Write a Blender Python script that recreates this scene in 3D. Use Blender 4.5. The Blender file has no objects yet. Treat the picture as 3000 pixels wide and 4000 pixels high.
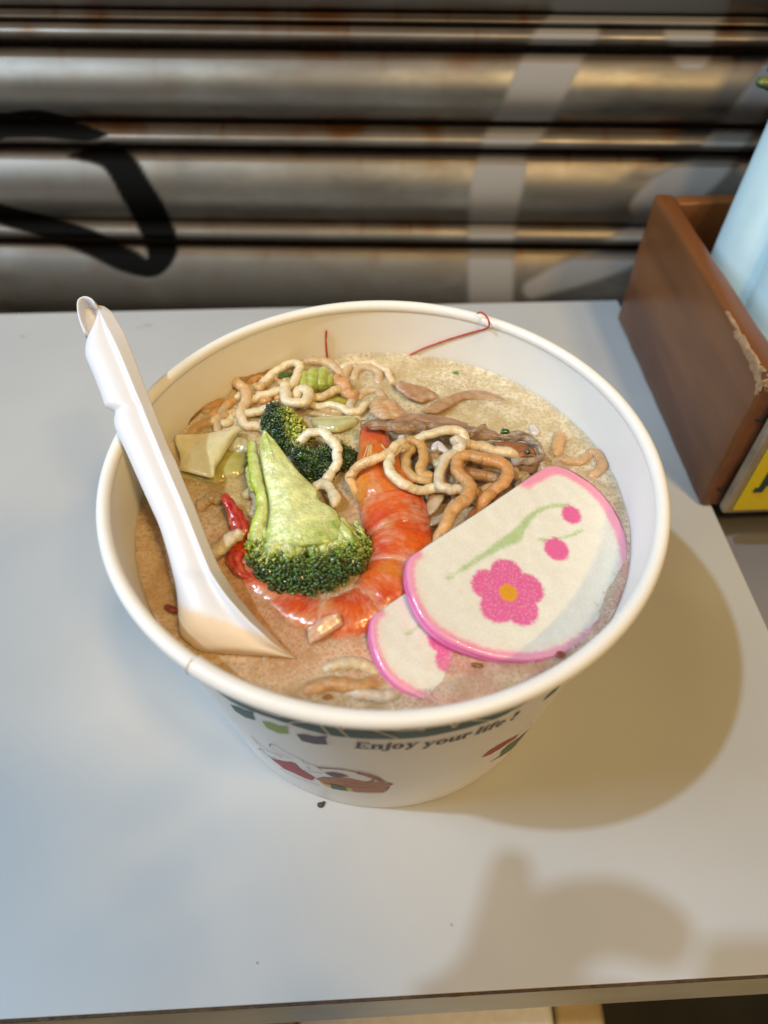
import bpy, bmesh, math, random
import numpy as np
from mathutils import Vector, Matrix, noise as mnoise
from mathutils.geometry import tessellate_polygon

random.seed(7); rng = np.random.default_rng(7)
scene = bpy.context.scene
COL = scene.collection

# ------------------------------------------------------------------ camera
CAM = np.array([0.0, -0.1533, 0.2671]); PITCH, ROLL = 0.8667, 0.0121
FPX = 2797.7                                   # focal length in pixels of the 3000x4000 photograph
_cp, _sp = math.cos(PITCH), math.sin(PITCH)
FW = np.array([0.0015 * _cp, _cp, -_sp]); FW /= np.linalg.norm(FW)
_rt = np.array([1, -0.0015, 0.0]); _up = np.cross(_rt, FW)
RT = _rt * math.cos(ROLL) + _up * math.sin(ROLL)
UP = -_rt * math.sin(ROLL) + _up * math.cos(ROLL)
cam_d = bpy.data.cameras.new('camera'); cam = bpy.data.objects.new('camera', cam_d); COL.objects.link(cam)
M3 = np.stack([RT, UP, -FW], 1)
cam.matrix_world = Matrix([[*M3[i], CAM[i]] for i in range(3)] + [[0, 0, 0, 1]])
cam_d.sensor_fit = 'VERTICAL'; cam_d.sensor_height = 36; cam_d.sensor_width = 27
cam_d.lens = 36 * FPX / 4000
cam_d.clip_start = 0.01; cam_d.clip_end = 50
cam_d.dof.use_dof = True; cam_d.dof.focus_distance = 0.240; cam_d.dof.aperture_fstop = 8.0
scene.camera = cam

# ------------------------------------------------------------------ world, lamps, exposure
world = bpy.data.worlds.new('World'); scene.world = world; world.use_nodes = True
bg = world.node_tree.nodes['Background']
bg.inputs['Color'].default_value = (1.0, 0.86, 0.66, 1); bg.inputs['Strength'].default_value = 0.09
scene.render.engine = 'CYCLES'; scene.cycles.transparent_max_bounces = 32
scene.view_settings.view_transform = 'Standard'; scene.view_settings.look = 'None'
scene.view_settings.exposure = 0.08; scene.view_settings.gamma = 1.0

def lamp(name, loc, target, power, color, sx, sy=None, shape='DISK'):
    d = bpy.data.lights.new(name, 'AREA'); d.shape = shape; d.size = sx
    if sy: d.size_y = sy
    d.energy = power; d.color = color
    o = bpy.data.objects.new(name, d); COL.objects.link(o); o.location = loc
    o.rotation_euler = (Vector(target) - Vector(loc)).to_track_quat('-Z', 'Y').to_euler()
    return o
lamp('cool_stall_lamp', (-1.20, -0.29, 2.19), (0, 0, 0), 27, (0.64, 0.82, 1.0), 0.06)
lamp('warm_stall_lamp', (0.55, -0.60, 2.00), (0, 0, 0), 13, (1.0, 0.68, 0.32), 0.22)
lamp('left_shop_light', (-1.00, -0.15, 0.85), (-0.1, 0, 0), 8.0, (0.60, 0.78, 1.0), 0.4, 0.4, 'SQUARE')
lamp('left_tube_light', (-0.85, -1.00, 2.00), (0, 0.1, 0), 5.5, (1.0, 0.84, 0.55), 0.40, 0.06, 'RECTANGLE')
lamp('right_tube_light', (0.95, -1.20, 1.90), (0, 0.1, 0), 17, (1.0, 0.62, 0.19), 0.35, 0.06, 'RECTANGLE')

# ------------------------------------------------------------------ photograph geometry -> the place
K = 3000 / 1659
V = dict(D=(0, 0, K), A=(600, 1300, .60277), C3=(600, 1300, .36166), C4=(1100, 1350, .36166), C5=(1500, 1450, .42194),
         C6=(1900, 1550, .39180), S=(500, 1900, .72333), R3=(300, 1100, .54250), B=(700, 2500, 1.02471),
         L=(800, 2600, .54250), Q=(1600, 2600, .48222), T=(1300, 1400, .78360), F=(1300, 1800, .78360), X=(1100, 1150, .60277),
         W=(2500, 1300, .63291), BV=(900, 1650, .36166), SA=(300, 1170, .27119), SB=(500, 1700, .27119), SC=(600, 2100, .39180))
def ray(v, x, y):
    a, b, s = V[v]; x = a + x * s; y = b + y * s
    return FW + RT * ((x - 1500) / FPX) - UP * ((y - 2000) / FPX)
def on_z(v, x, y, z):
    d = ray(v, x, y); return CAM + d * ((z - CAM[2]) / d[2])
def on_y(v, x, y, Y):
    d = ray(v, x, y); return CAM + d * ((Y - CAM[1]) / d[1])
def on_plane(v, x, y, p, n):
    d = ray(v, x, y); return CAM + d * (((p - CAM) @ n) / (d @ n))
def pix(p):                                    # point -> 1659-wide photograph coordinates
    d = np.asarray(p, float) - CAM; z = d @ FW
    return np.stack([(1500 + FPX * (d @ RT) / z) / K, (2000 - FPX * (d @ UP) / z) / K], -1)
SZ = 0.091                                     # broth level
def sp(v, x, y, h=0.0): return on_z(v, x, y, SZ + h / 1000)
def spath(v, pts): return [sp(v, *p) for p in pts]

# ------------------------------------------------------------------ helpers
INBOWL = False; R0, SL = .0672, .134            # bowl wall: radius at the table, slope
def link(o, parent=None):
    COL.objects.link(o)
    if parent is not None: o.parent = parent
    return o
def tag(o, label=None, cat=None, group=None, kind=None):
    if label: o['label'] = label
    if cat: o['category'] = cat
    if group: o['group'] = group
    if kind: o['kind'] = kind
    return o
def thing(name, loc, label, cat, group=None):
    o = bpy.data.objects.new(name, None); link(o); o.location = Vector(loc); o.empty_display_size = 0.01
    return tag(o, label, cat, group)
def wloc(o):
    v = Vector((0, 0, 0))
    while o is not None: v = v + o.location; o = o.parent
    return np.array(v)
def mk(name, verts, faces, mat, parent=None, cols=None, smooth=True, origin=None, mats=None, fm=None):
    verts = np.asarray(verts, float)
    if parent is not None: org = wloc(parent)
    elif origin is not None: org = np.asarray(origin, float)
    else:
        org = verts.mean(0); org[2] = verts[:, 2].min()
    if INBOWL:
        rr_ = np.hypot(verts[:, 0], verts[:, 1]); lim = R0 - .0007 + SL * verts[:, 2]
        k_ = np.where((rr_ > lim) & (verts[:, 2] < .109), lim / np.maximum(rr_, 1e-9), 1.0); verts = verts.copy(); verts[:, 0] *= k_; verts[:, 1] *= k_
        if cols is not None:
            fk = .15 if name in ('pink_rim', 'white_paste') else .40; cols = np.array(cols, float)[:, :3].copy(); hz = verts[:, 2] - SZ; near = np.where((hz > -.002) & (hz < .0022))[0]
            for i in near:
                q = verts[i]; t = 1 - sstep(-.0002, .0011, hz[i] - .0009 * nz(q, 330, 21) - .0007 * nz(q, 900, 5))
                cols[i] = lerp(cols[i], lerp((.60, .43, .26), (.72, .58, .41), .5 + nz(q, 700, 8)), fk * t)
    me = bpy.data.meshes.new(name); me.from_pydata((verts - org).tolist(), [], [list(f) for f in faces]); me.update()
    if cols is not None:
        a = me.color_attributes.new('Col', 'FLOAT_COLOR', 'POINT')
        c = np.ones((len(verts), 4), np.float32); c[:, :3] = np.asarray(cols)[:, :3]
        a.data.foreach_set('color', c.ravel())
    if mats:
        for m in mats: me.materials.append(m)
        if fm is not None: me.polygons.foreach_set('material_index', np.asarray(fm, np.int32))
    else: me.materials.append(mat)
    if smooth: me.polygons.foreach_set('use_smooth', [True] * len(me.polygons))
    o = bpy.data.objects.new(name, me); link(o, parent)
    if parent is None: o.location = Vector(org)
    return o
class MB:
    def __init__(s): s.v, s.f, s.c = [], [], []
    def add(s, v, f, c=None):
        n = len(s.v); s.v.extend(np.asarray(v).tolist()); s.f.extend([tuple(i + n for i in q) for q in f])
        if c is not None:
            c = np.asarray(c, float)
            if c.ndim == 1: c = np.tile(c, (len(v), 1))
            s.c.extend(c.tolist())
    def build(s, name, mat, parent=None, **k):
        return mk(name, s.v, s.f, mat, parent, cols=(s.c if s.c else None), **k)
def nz(p, s, seed=0.0): return mnoise.noise(Vector((p[0] * s + seed, p[1] * s + seed * .7, p[2] * s - seed * .3)))
def catmull(P, step):
    P = np.asarray(P, float)
    if P.ndim == 1: P = P[:, None]
    Q = np.vstack([2 * P[0] - P[1], P, 2 * P[-1] - P[-2]]); out = []
    for i in range(1, len(Q) - 2):
        n = max(2, int(math.ceil(np.linalg.norm(Q[i + 1][:3] - Q[i][:3]) / step)))
        for t in np.linspace(0, 1, n, endpoint=False):
            out.append(.5 * ((2 * Q[i]) + (-Q[i - 1] + Q[i + 1]) * t + (2 * Q[i - 1] - 5 * Q[i] + 4 * Q[i + 1] - Q[i + 2]) * t * t
                             + (-Q[i - 1] + 3 * Q[i] - 3 * Q[i + 1] + Q[i + 2]) * t ** 3))
    out.append(P[-1]); return np.array(out)
def tube(path, rad, nseg=12, step=.0008, jit=0.0, seed=0.0, flat=1.0, colf=None, cap=True, jscale=700):
    P = catmull(path, step); n = len(P)
    s = np.r_[0, np.cumsum(np.linalg.norm(np.diff(P, axis=0), axis=1))]; u = s / s[-1]
    T = np.gradient(P, axis=0); T /= np.linalg.norm(T, axis=1)[:, None] + 1e-12
    up = np.array([0, 0, 1.0]); verts = []; cols = []
    for i in range(n):
        side = np.cross(T[i], up); l = np.linalg.norm(side)
        side = side / l if l > .15 else np.array([1.0, 0, 0]); w = np.cross(side, T[i])
        r = rad(u[i]) if callable(rad) else rad
        endd = min(s[i], s[-1] - s[i])
        if cap and endd < r: r = r * math.sqrt(max(.02, 1 - (1 - endd / r) ** 2))
        for k in range(nseg):
            a = 2 * math.pi * k / nseg
            q = P[i] + (side * math.cos(a) + w * math.sin(a) * flat) * r
            if jit: q = P[i] + (q - P[i]) * (1 + jit * nz(q, jscale, seed) + jit * .7 * nz(q, jscale * 2.3, seed + 5))
            verts.append(q)
            if colf: cols.append(colf(u[i], a, q))
    f = [(i * nseg + k, i * nseg + (k + 1) % nseg, (i + 1) * nseg + (k + 1) % nseg, (i + 1) * nseg + k) for i in range(n - 1) for k in range(nseg)]
    f.append(tuple(range(nseg - 1, -1, -1))); f.append(tuple((n - 1) * nseg + k for k in range(nseg)))
    return np.array(verts), f, (np.array(cols) if colf else None)
def loft(rings, closed=True, cap=True):
    m = len(rings[0]); n = len(rings); v = np.vstack(rings)
    kk = m if closed else m - 1
    f = [(i * m + k, i * m + (k + 1) % m, (i + 1) * m + (k + 1) % m, (i + 1) * m + k) for i in range(n - 1) for k in range(kk)]
    if cap and closed: f += [tuple(range(m - 1, -1, -1)), tuple((n - 1) * m + k for k in range(m))]
    return v, f
def box(lo, hi, R=None, bev=0.0):
    bm = bmesh.new(); bmesh.ops.create_cube(bm, size=1)
    lo = np.array(lo, float); hi = np.array(hi, float)
    for v in bm.verts: v.co = Vector(((lo + hi) / 2 + np.array(v.co) * (hi - lo)).tolist())
    if bev: bmesh.ops.bevel(bm, geom=bm.edges[:], offset=bev, segments=3, affect='EDGES', profile=.5)
    bm.verts.index_update()
    v = np.array([list(x.co) for x in bm.verts]); f = [[q.index for q in p.verts] for p in bm.faces]; bm.free()
    if R is not None: v = R(v)
    return v, f
_ico = None
def ico(sub=1):
    bm = bmesh.new(); bmesh.ops.create_icosphere(bm, subdivisions=sub, radius=1); bm.verts.index_update()
    v = np.array([list(x.co) for x in bm.verts]); f = [[q.index for q in p.verts] for p in bm.faces]; bm.free(); return v, f
ICO1, ICO2, ICO3 = ico(1), ico(2), ico(3)
def lumps(name, center, rads, mat, parent=None, colf=None, amp=.25, sc=250, seed=0, rotz=0, sub=None, **k):
    v, f = ico(4) if sub is None else ico(sub)
    v = v * np.asarray(rads); c, s_ = math.cos(rotz), math.sin(rotz)
    v = v @ np.array([[c, s_, 0], [-s_, c, 0], [0, 0, 1]]) + np.asarray(center)
    o = np.asarray(center)
    v = np.array([o + (q - o) * (1 + amp * nz(q, sc, seed) + amp * .5 * nz(q, sc * 2.4, seed + 3)) for q in v])
    return mk(name, v, f, mat, parent, cols=[colf(q) for q in v] if colf else None, **k)

# ------------------------------------------------------------------ materials
def lerp(a, b, t): return np.asarray(a) * (1 - t) + np.asarray(b) * t
def sstep(a, b, x):
    t = min(1, max(0, (x - a) / (b - a))); return t * t * (3 - 2 * t)
def mat(name, color=None, attr=False, rough=.5, spec=.5, metal=0, var=0.0, vscale=300, color2=None, bump=0.0, bscale=600, bdist=.0005,
        sss=0.0, sssr=(.002, .001, .0006), coat=0.0, rvar=0.0, detail=4, stretch=(1, 1, 1), trans=0.0, crough=.08):
    m = bpy.data.materials.new(name); m.use_nodes = True; nt = m.node_tree; N = nt.nodes; L = nt.links
    b = N['Principled BSDF']; b.inputs['Roughness'].default_value = rough; b.inputs['Specular IOR Level'].default_value = spec
    b.inputs['Metallic'].default_value = metal
    if sss:
        b.inputs['Subsurface Weight'].default_value = sss; b.inputs['Subsurface Radius'].default_value = sssr; b.inputs['Subsurface Scale'].default_value = 1
    if coat: b.inputs['Coat Weight'].default_value = coat; b.inputs['Coat Roughness'].default_value = crough; b.inputs['Coat IOR'].default_value = 1.7 if coat > .55 else 1.5
    if trans: b.inputs['Transmission Weight'].default_value = trans
    tc = N.new('ShaderNodeTexCoord'); mp = N.new('ShaderNodeMapping'); mp.inputs['Scale'].default_value = stretch
    L.new(tc.outputs['Object'], mp.inputs['Vector'])
    def noise(s, d=detail):
        n = N.new('ShaderNodeTexNoise'); n.inputs['Scale'].default_value = s; n.inputs['Detail'].default_value = d
        L.new(mp.outputs[0], n.inputs['Vector']); return n
    src = None
    if attr:
        a = N.new('ShaderNodeVertexColor'); a.layer_name = 'Col'; src = a.outputs['Color']
    else:
        rgb = N.new('ShaderNodeRGB'); rgb.outputs[0].default_value = (*color, 1); src = rgb.outputs[0]
    if var or color2:
        n = noise(vscale)
        mx = N.new('ShaderNodeMix'); mx.data_type = 'RGBA'
        if color2:
            r = N.new('ShaderNodeValToRGB'); r.color_ramp.elements[0].position = .35; r.color_ramp.elements[1].position = .65
            L.new(n.outputs['Fac'], r.inputs['Fac']); L.new(r.outputs['Color'], mx.inputs['Factor']); L.new(src, mx.inputs['A'])
            mx.inputs['B'].default_value = (*color2, 1)
        else:
            mr = N.new('ShaderNodeMapRange'); mr.inputs['From Min'].default_value = .25; mr.inputs['From Max'].default_value = .75
            mr.inputs['To Min'].default_value = 1 - var; mr.inputs['To Max'].default_value = 1 + var
            L.new(n.outputs['Fac'], mr.inputs['Value']); mx.blend_type = 'MULTIPLY'; mx.inputs['Factor'].default_value = 1
            L.new(src, mx.inputs['A']); L.new(mr.outputs[0], mx.inputs['B'])
        src = mx.outputs['Result']
    L.new(src, b.inputs['Base Color'])
    if rvar:
        n = noise(vscale * .7); mr = N.new('ShaderNodeMapRange'); mr.inputs['From Min'].default_value = .3; mr.inputs['From Max'].default_value = .7
        mr.inputs['To Min'].default_value = max(.02, rough - rvar); mr.inputs['To Max'].default_value = rough + rvar
        L.new(n.outputs['Fac'], mr.inputs['Value']); L.new(mr.outputs[0], b.inputs['Roughness'])
    if bump:
        n = noise(bscale); bp = N.new('ShaderNodeBump'); bp.inputs['Strength'].default_value = bump; bp.inputs['Distance'].default_value = bdist
        L.new(n.outputs['Fac'], bp.inputs['Height']); L.new(bp.outputs[0], b.inputs['Normal'])
        if coat: L.new(bp.outputs[0], b.inputs['Coat Normal'])
    return m

M_lam = mat('white_laminate', (.465, .475, .475), rough=.42, spec=.35, var=.05, vscale=14, rvar=.06, bump=.05, bscale=1500, bdist=.0001)
M_edge = mat('edge_strip_laminate', (.66, .65, .57), rough=.5, var=.12, vscale=40)
M_core = mat('chipboard_core', (.07, .04, .018), rough=.8, var=.5, vscale=500, bump=.8, bscale=900)
M_paper = mat('bowl_paper', (.88, .86, .81), rough=.38, spec=.4, sss=.3, sssr=(.003, .0022, .0015), var=.02, vscale=60, bump=.03, bscale=900)
M_seam = mat('raw_paper_edge', (.55, .38, .18), rough=.8)
M_plast = mat('white_plastic', attr=True, rough=.38, spec=.35, sss=.15, sssr=(.002, .002, .002), bump=.03, bscale=300)
M_wood = mat('stained_wood', (.21, .076, .022), rough=.30, spec=.5, color2=(.115, .040, .014), vscale=26, stretch=(1, .25, 1.6), bump=.15, bscale=200, detail=6)
M_chip = mat('splintered_wood', (.40, .23, .115), rough=.85, var=.35, vscale=260, bump=.6, bscale=600)
M_dark = mat('dark_hole', (.015, .01, .008), rough=.9)
M_noodle = mat('noodle', attr=True, rough=.30, spec=.5, var=.12, vscale=900, bump=.6, bscale=1700, bdist=.0005, sss=.35, sssr=(.0025, .0016, .0009), coat=.54, crough=.09)
M_shrimp = mat('shrimp_shell', attr=True, rough=.25, spec=.5, var=.16, vscale=900, bump=.25, bscale=480, bdist=.0005, sss=.3, sssr=(.003, .001, .0005), coat=.5, crough=.09)
M_stalk = mat('broccoli_stalk', attr=True, rough=.25, spec=.5, var=.12, vscale=700, bump=.8, bscale=560, bdist=.0009, sss=.4, sssr=(.003, .003, .001), coat=.5, crough=.08)
M_bud = mat('broccoli_buds', attr=True, rough=.3, spec=.5, var=.35, vscale=900, coat=.6, crough=.08)
M_leaf = mat('boiled_cabbage', attr=True, rough=.22, spec=.5, var=.10, vscale=300, bump=.45, bscale=500, bdist=.0006, sss=.5, sssr=(.003, .003, .001), coat=.9, crough=.06)
M_beef = mat('boiled_beef', attr=True, rough=.35, spec=.45, var=.28, vscale=700, bump=.8, bscale=900, bdist=.0008, sss=.12, coat=.5, crough=.12, stretch=(.45, 1, 1))
M_fish = mat('fishcake_paste', attr=True, rough=.30, spec=.45, var=.04, vscale=1600, bump=.18, bscale=2200, bdist=.0002, sss=.4, sssr=(.003, .002, .0015), coat=.54, crough=.07)
M_rim = mat('fishcake_pink_skin', attr=True, rough=.25, spec=.5, var=.08, vscale=500, bump=.15, bscale=900, sss=.25, sssr=(.003, .001, .002), coat=.4)
M_thread = mat('red_feeler', (.50, .055, .035), rough=.35)
M_print = mat('ink', attr=True, rough=.5, spec=.35)
M_blue = mat('pale_blue_plastic', (.58, .77, .81), rough=.38, spec=.4, var=.05, vscale=40, sss=.15, sssr=(.002, .003, .003), bump=.12, bscale=90, bdist=.001)
M_yel = mat('yellow_card', (.72, .58, .0), rough=.45)
M_frame = mat('aged_sign_edge', (.30, .24, .17), rough=.6, var=.3, vscale=120)
M_ink = mat('sign_ink', (.012, .05, .04), rough=.5)
M_greyt = mat('grey_table', (.20, .20, .22), rough=.5, var=.12, vscale=20)
M_floor = mat('floor_concrete', (.05, .048, .045), rough=.7, var=.4, vscale=9)
M_stool = mat('stool_wood', (.48, .32, .12), rough=.5, var=.2, vscale=60)
M_weave = mat('white_weave', (.62, .60, .55), rough=.6, var=.1, vscale=200, bump=.6, bscale=400)
M_beige = mat('beige_paper', (.55, .42, .29), rough=.7, var=.08, vscale=60)
M_green = mat('green_leaf', attr=True, rough=.35, var=.3, vscale=200)
M_crumb = mat('crumb', (.06, .05, .045), rough=.8, var=.5, vscale=1500)

# broth: brown liquid under a net of pale foam
def broth_mat(alpha=1.0, top=True):
    m = bpy.data.materials.new('pork_broth' if top else 'pork_broth_depth'); m.use_nodes = True; nt = m.node_tree; N = nt.nodes; L = nt.links
    b = N['Principled BSDF']; b.inputs['Roughness'].default_value = .16; b.inputs['Specular IOR Level'].default_value = .5; b.inputs['Coat Weight'].default_value = 1.0; b.inputs['Coat Roughness'].default_value = .06
    b.inputs['Subsurface Weight'].default_value = .35; b.inputs['Subsurface Radius'].default_value = (.003, .002, .001); b.inputs['Subsurface Scale'].default_value = 1
    tc = N.new('ShaderNodeTexCoord')
    def noise(s, d=3):
        n = N.new('ShaderNodeTexNoise'); n.inputs['Scale'].default_value = s; n.inputs['Detail'].default_value = d; L.new(tc.outputs['Object'], n.inputs['Vector']); return n
    def vor(s):
        n = N.new('ShaderNodeTexVoronoi'); n.inputs['Scale'].default_value = s; L.new(wv.outputs[0], n.inputs['Vector']); return n
    nd = noise(500, 2); wv = N.new('ShaderNodeVectorMath'); wv.operation = 'MULTIPLY_ADD'
    L.new(nd.outputs['Color'], wv.inputs[0]); wv.inputs[1].default_value = (.0012,) * 3; L.new(tc.outputs['Object'], wv.inputs[2])
    v1 = vor(720); v2 = vor(1500); big = noise(38, 3); mid = noise(150, 4)
    def ramp(src, a, bb):
        r = N.new('ShaderNodeMapRange'); r.interpolation_type = 'SMOOTHSTEP'; r.inputs['From Min'].default_value = a; r.inputs['From Max'].default_value = bb
        L.new(src, r.inputs['Value']); return r.outputs[0]
    def math_(op, a, c):
        q = N.new('ShaderNodeMath'); q.operation = op; q.use_clamp = True
        for i, x in enumerate((a, c)):
            if isinstance(x, (int, float)): q.inputs[i].default_value = x
            else: L.new(x, q.inputs[i])
        return q.outputs[0]
    def mixc(f, a, c):
        q = N.new('ShaderNodeMix'); q.data_type = 'RGBA'
        if isinstance(f, (int, float)): q.inputs['Factor'].default_value = f
        else: L.new(f, q.inputs['Factor'])
        for nm, x in (('A', a), ('B', c)):
            if isinstance(x, tuple): q.inputs[nm].default_value = (*x, 1)
            else: L.new(x, q.inputs[nm])
        return q.outputs['Result']
    cells = math_('MAXIMUM', ramp(v1.outputs['Distance'], .25, .62), math_('MULTIPLY', ramp(v2.outputs['Distance'], .25, .65), .75))
    # front of the bowl is pinker, back yellower
    sx = N.new('ShaderNodeSeparateXYZ'); L.new(tc.outputs['Object'], sx.inputs[0])
    yb = ramp(sx.outputs['Y'], -.03, .05)
    dark = mixc(yb, (.63, .43, .23), (.62, .49, .24))
    foam = mixc(yb, (.80, .63, .44), (.86, .76, .55))
    liquid = mixc(ramp(mid.outputs['Fac'], .35, .65), dark, mixc(yb, (.76, .56, .34), (.77, .64, .37)))
    if not top: liquid = mixc(yb, (.90, .67, .40), (.90, .74, .42)); foam = (.94, .82, .60)
    amount = math_('ADD', math_('MULTIPLY', ramp(big.outputs['Fac'], .36, .62), .45), math_('MULTIPLY', ramp(mid.outputs['Fac'], .3, .65), .6))
    col = mixc(math_('MULTIPLY', cells, amount), liquid, foam)
    at = N.new('ShaderNodeVertexColor'); at.layer_name = 'Col'; tm = N.new('ShaderNodeMix'); tm.data_type = 'RGBA'; tm.blend_type = 'MULTIPLY'; tm.inputs['Factor'].default_value = 1
    L.new(col, tm.inputs['A']); L.new(at.outputs['Color'], tm.inputs['B']); col = tm.outputs['Result']
    L.new(col, b.inputs['Base Color'])
    if top:
        bp = N.new('ShaderNodeBump'); bp.inputs['Strength'].default_value = .5; bp.inputs['Distance'].default_value = .0006
        L.new(cells, bp.inputs['Height']); L.new(bp.outputs[0], b.inputs['Normal'])
        film = math_('ADD', alpha, math_('MULTIPLY', math_('MULTIPLY', cells, amount), .40)); L.new(film, b.inputs['Alpha'])
    else:
        b.inputs['Alpha'].default_value = alpha; b.inputs['Coat Weight'].default_value = 0; b.inputs['Specular IOR Level'].default_value = 0; b.inputs['Subsurface Weight'].default_value = 0
    return m
M_broth = broth_mat(.40); M_deep = broth_mat(.42, False); M_bed = broth_mat(1.0, False)
def bubble_mat():
    m = bpy.data.materials.new('bubble_film'); m.use_nodes = True; nt = m.node_tree; N = nt.nodes; L = nt.links
    b = N['Principled BSDF']; b.inputs['Base Color'].default_value = (.86, .74, .54, 1); b.inputs['Roughness'].default_value = .08
    lw = N.new('ShaderNodeLayerWeight'); lw.inputs['Blend'].default_value = .4
    r = N.new('ShaderNodeMapRange'); r.inputs['To Min'].default_value = .12; r.inputs['To Max'].default_value = .75; L.new(lw.outputs['Facing'], r.inputs['Value']); L.new(r.outputs[0], b.inputs['Alpha'])
    return m
M_bub = bubble_mat()

# shutter: worn steel, paint masks in Col (red = black spray, green = pale spray, blue = rust)
def shutter_mat():
    m = bpy.data.materials.new('worn_shutter_steel'); m.use_nodes = True; nt = m.node_tree; N = nt.nodes; L = nt.links
    b = N['Principled BSDF']; a = N.new('ShaderNodeVertexColor'); a.layer_name = 'Col'
    se = N.new('ShaderNodeSeparateColor'); L.new(a.outputs['Color'], se.inputs[0])
    tc = N.new('ShaderNodeTexCoord'); mp = N.new('ShaderNodeMapping'); mp.inputs['Scale'].default_value = (.35, 1, 1); L.new(tc.outputs['Object'], mp.inputs['Vector'])
    n = N.new('ShaderNodeTexNoise'); n.inputs['Scale'].default_value = 60; n.inputs['Detail'].default_value = 5; L.new(mp.outputs[0], n.inputs['Vector'])
    n2 = N.new('ShaderNodeTexNoise'); n2.inputs['Scale'].default_value = 30; n2.inputs['Detail'].default_value = 5; mp2 = N.new('ShaderNodeMapping'); mp2.inputs['Scale'].default_value = (1, 1, .3); L.new(tc.outputs['Object'], mp2.inputs['Vector']); L.new(mp2.outputs[0], n2.inputs['Vector'])
    def mixc(f, A, B):
        q = N.new('ShaderNodeMix'); q.data_type = 'RGBA'; L.new(f, q.inputs['Factor'])
        for nm, x in (('A', A), ('B', B)):
            if isinstance(x, tuple): q.inputs[nm].default_value = (*x, 1)
            else: L.new(x, q.inputs[nm])
        return q.outputs['Result']
    r = N.new('ShaderNodeMapRange'); r.inputs['From Min'].default_value = .35; r.inputs['From Max'].default_value = .7; L.new(n.outputs['Fac'], r.inputs['Value'])
    r2 = N.new('ShaderNodeMapRange'); r2.inputs['From Min'].default_value = .38; r2.inputs['From Max'].default_value = .62; L.new(n2.outputs['Fac'], r2.inputs['Value'])
    steel = mixc(r.outputs[0], (.28, .275, .25), (.14, .132, .115)); steel = mixc(r2.outputs[0], steel, (.20, .19, .17))
    c = mixc(se.outputs['Blue'], steel, (.17, .075, .025)); c = mixc(se.outputs['Green'], c, (.29, .275, .255)); c = mixc(se.outputs['Red'], c, (.004, .004, .004))
    L.new(c, b.inputs['Base Color'])
    mx = N.new('ShaderNodeMath'); mx.operation = 'MAXIMUM'; L.new(se.outputs['Red'], mx.inputs[0]); L.new(se.outputs['Green'], mx.inputs[1])
    mm = N.new('ShaderNodeMapRange'); mm.inputs['To Min'].default_value = .62; mm.inputs['To Max'].default_value = 0; L.new(mx.outputs[0], mm.inputs['Value']); L.new(mm.outputs[0], b.inputs['Metallic'])
    rr = N.new('ShaderNodeMapRange'); rr.inputs['To Min'].default_value = .36; rr.inputs['To Max'].default_value = .54; L.new(n.outputs['Fac'], rr.inputs['Value'])
    rm = N.new('ShaderNodeMix'); L.new(mx.outputs[0], rm.inputs['Factor']); L.new(rr.outputs[0], rm.inputs['A']); rm.inputs['B'].default_value = .75; L.new(rm.outputs['Result'], b.inputs['Roughness']); b.inputs['Specular IOR Level'].default_value = .06
    return m
M_shut = shutter_mat()

# ================================================================== THE PLACE
TA = math.radians(3.3); TX = np.array([math.cos(TA), math.sin(TA), 0]); TY = np.array([-math.sin(TA), math.cos(TA), 0])
TC = np.array([.1665, .0094, 0.0])             # a point of the table's right edge
def tb(v):                                     # table coordinates (x from right edge, y) -> world
    v = np.asarray(v, float); return TC + v[..., 0:1] * TX + v[..., 1:2] * TY + v[..., 2:3] * np.array([0, 0, 1.0])
v, f = box((-1.2, -1.6, -.76), (1.4, .6, -.75)); mk('floor', v, f, M_floor, smooth=False)['kind'] = 'structure'

# --- white table
W_T, Y0, Y1 = .95, -.1238, .249
table = thing('table', tb([-W_T / 2, (Y0 + Y1) / 2, -.75]), 'white laminate table with chipped front edge under the paper bowl', 'table')
v, f = box((-W_T, Y0, -.0012), (0, Y1, 0), tb, .0003); mk('tabletop', v, f, M_lam, table, smooth=False)
# chipped dark core line
mb = MB(); n = 260; top, bot = [], []
for i in range(n + 1):
    x = -W_T + .0006 + (W_T - .0012) * i / n; w = nz((x, 0, 0), 90, 3) * .5 + nz((x, 0, 0), 300, 9) * .5
    top.append(tb([x, Y0 - .0007 - max(0, w) * .0008, -.00125 + max(0, w - .18) * .0035])); bot.append(tb([x, Y0 - .0005, -.0046 - max(0, w) * .0008]))
ins_t = [tb([-W_T + .0006 + (W_T - .0012) * i / n, Y0 + .004, -.00125]) for i in range(n + 1)]
ins_b = [tb([-W_T + .0006 + (W_T - .0012) * i / n, Y0 + .004, -.0046]) for i in range(n + 1)]
v, f = loft([np.array(q) for q in zip(ins_t, top, bot, ins_b)] if False else [np.array([a, b_, c, d]) for a, b_, c, d in zip(ins_t, top, bot, ins_b)])
mk('core_line', v, f, M_core, table, smooth=False)
v, f = box((-W_T, Y0 - .0004, -.0520), (0, Y1, -.0048), tb, .0006); mk('edge_strip', v, f, M_edge, table, smooth=False)
v, f = box((-W_T + .001, Y0 + .001, -.0048), (-.0004, Y1 - .001, -.0012), tb); mk('core_board', v, f, M_core, table, smooth=False)
for x in (-W_T + .05, -.05):
    for y in (Y0 + .05, Y1 - .05):
        v, f = box((x - .015, y - .015, -.75), (x + .015, y + .015, -.0520), tb, .003); mk('leg', v, f, M_greyt, table, smooth=False)

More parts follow.
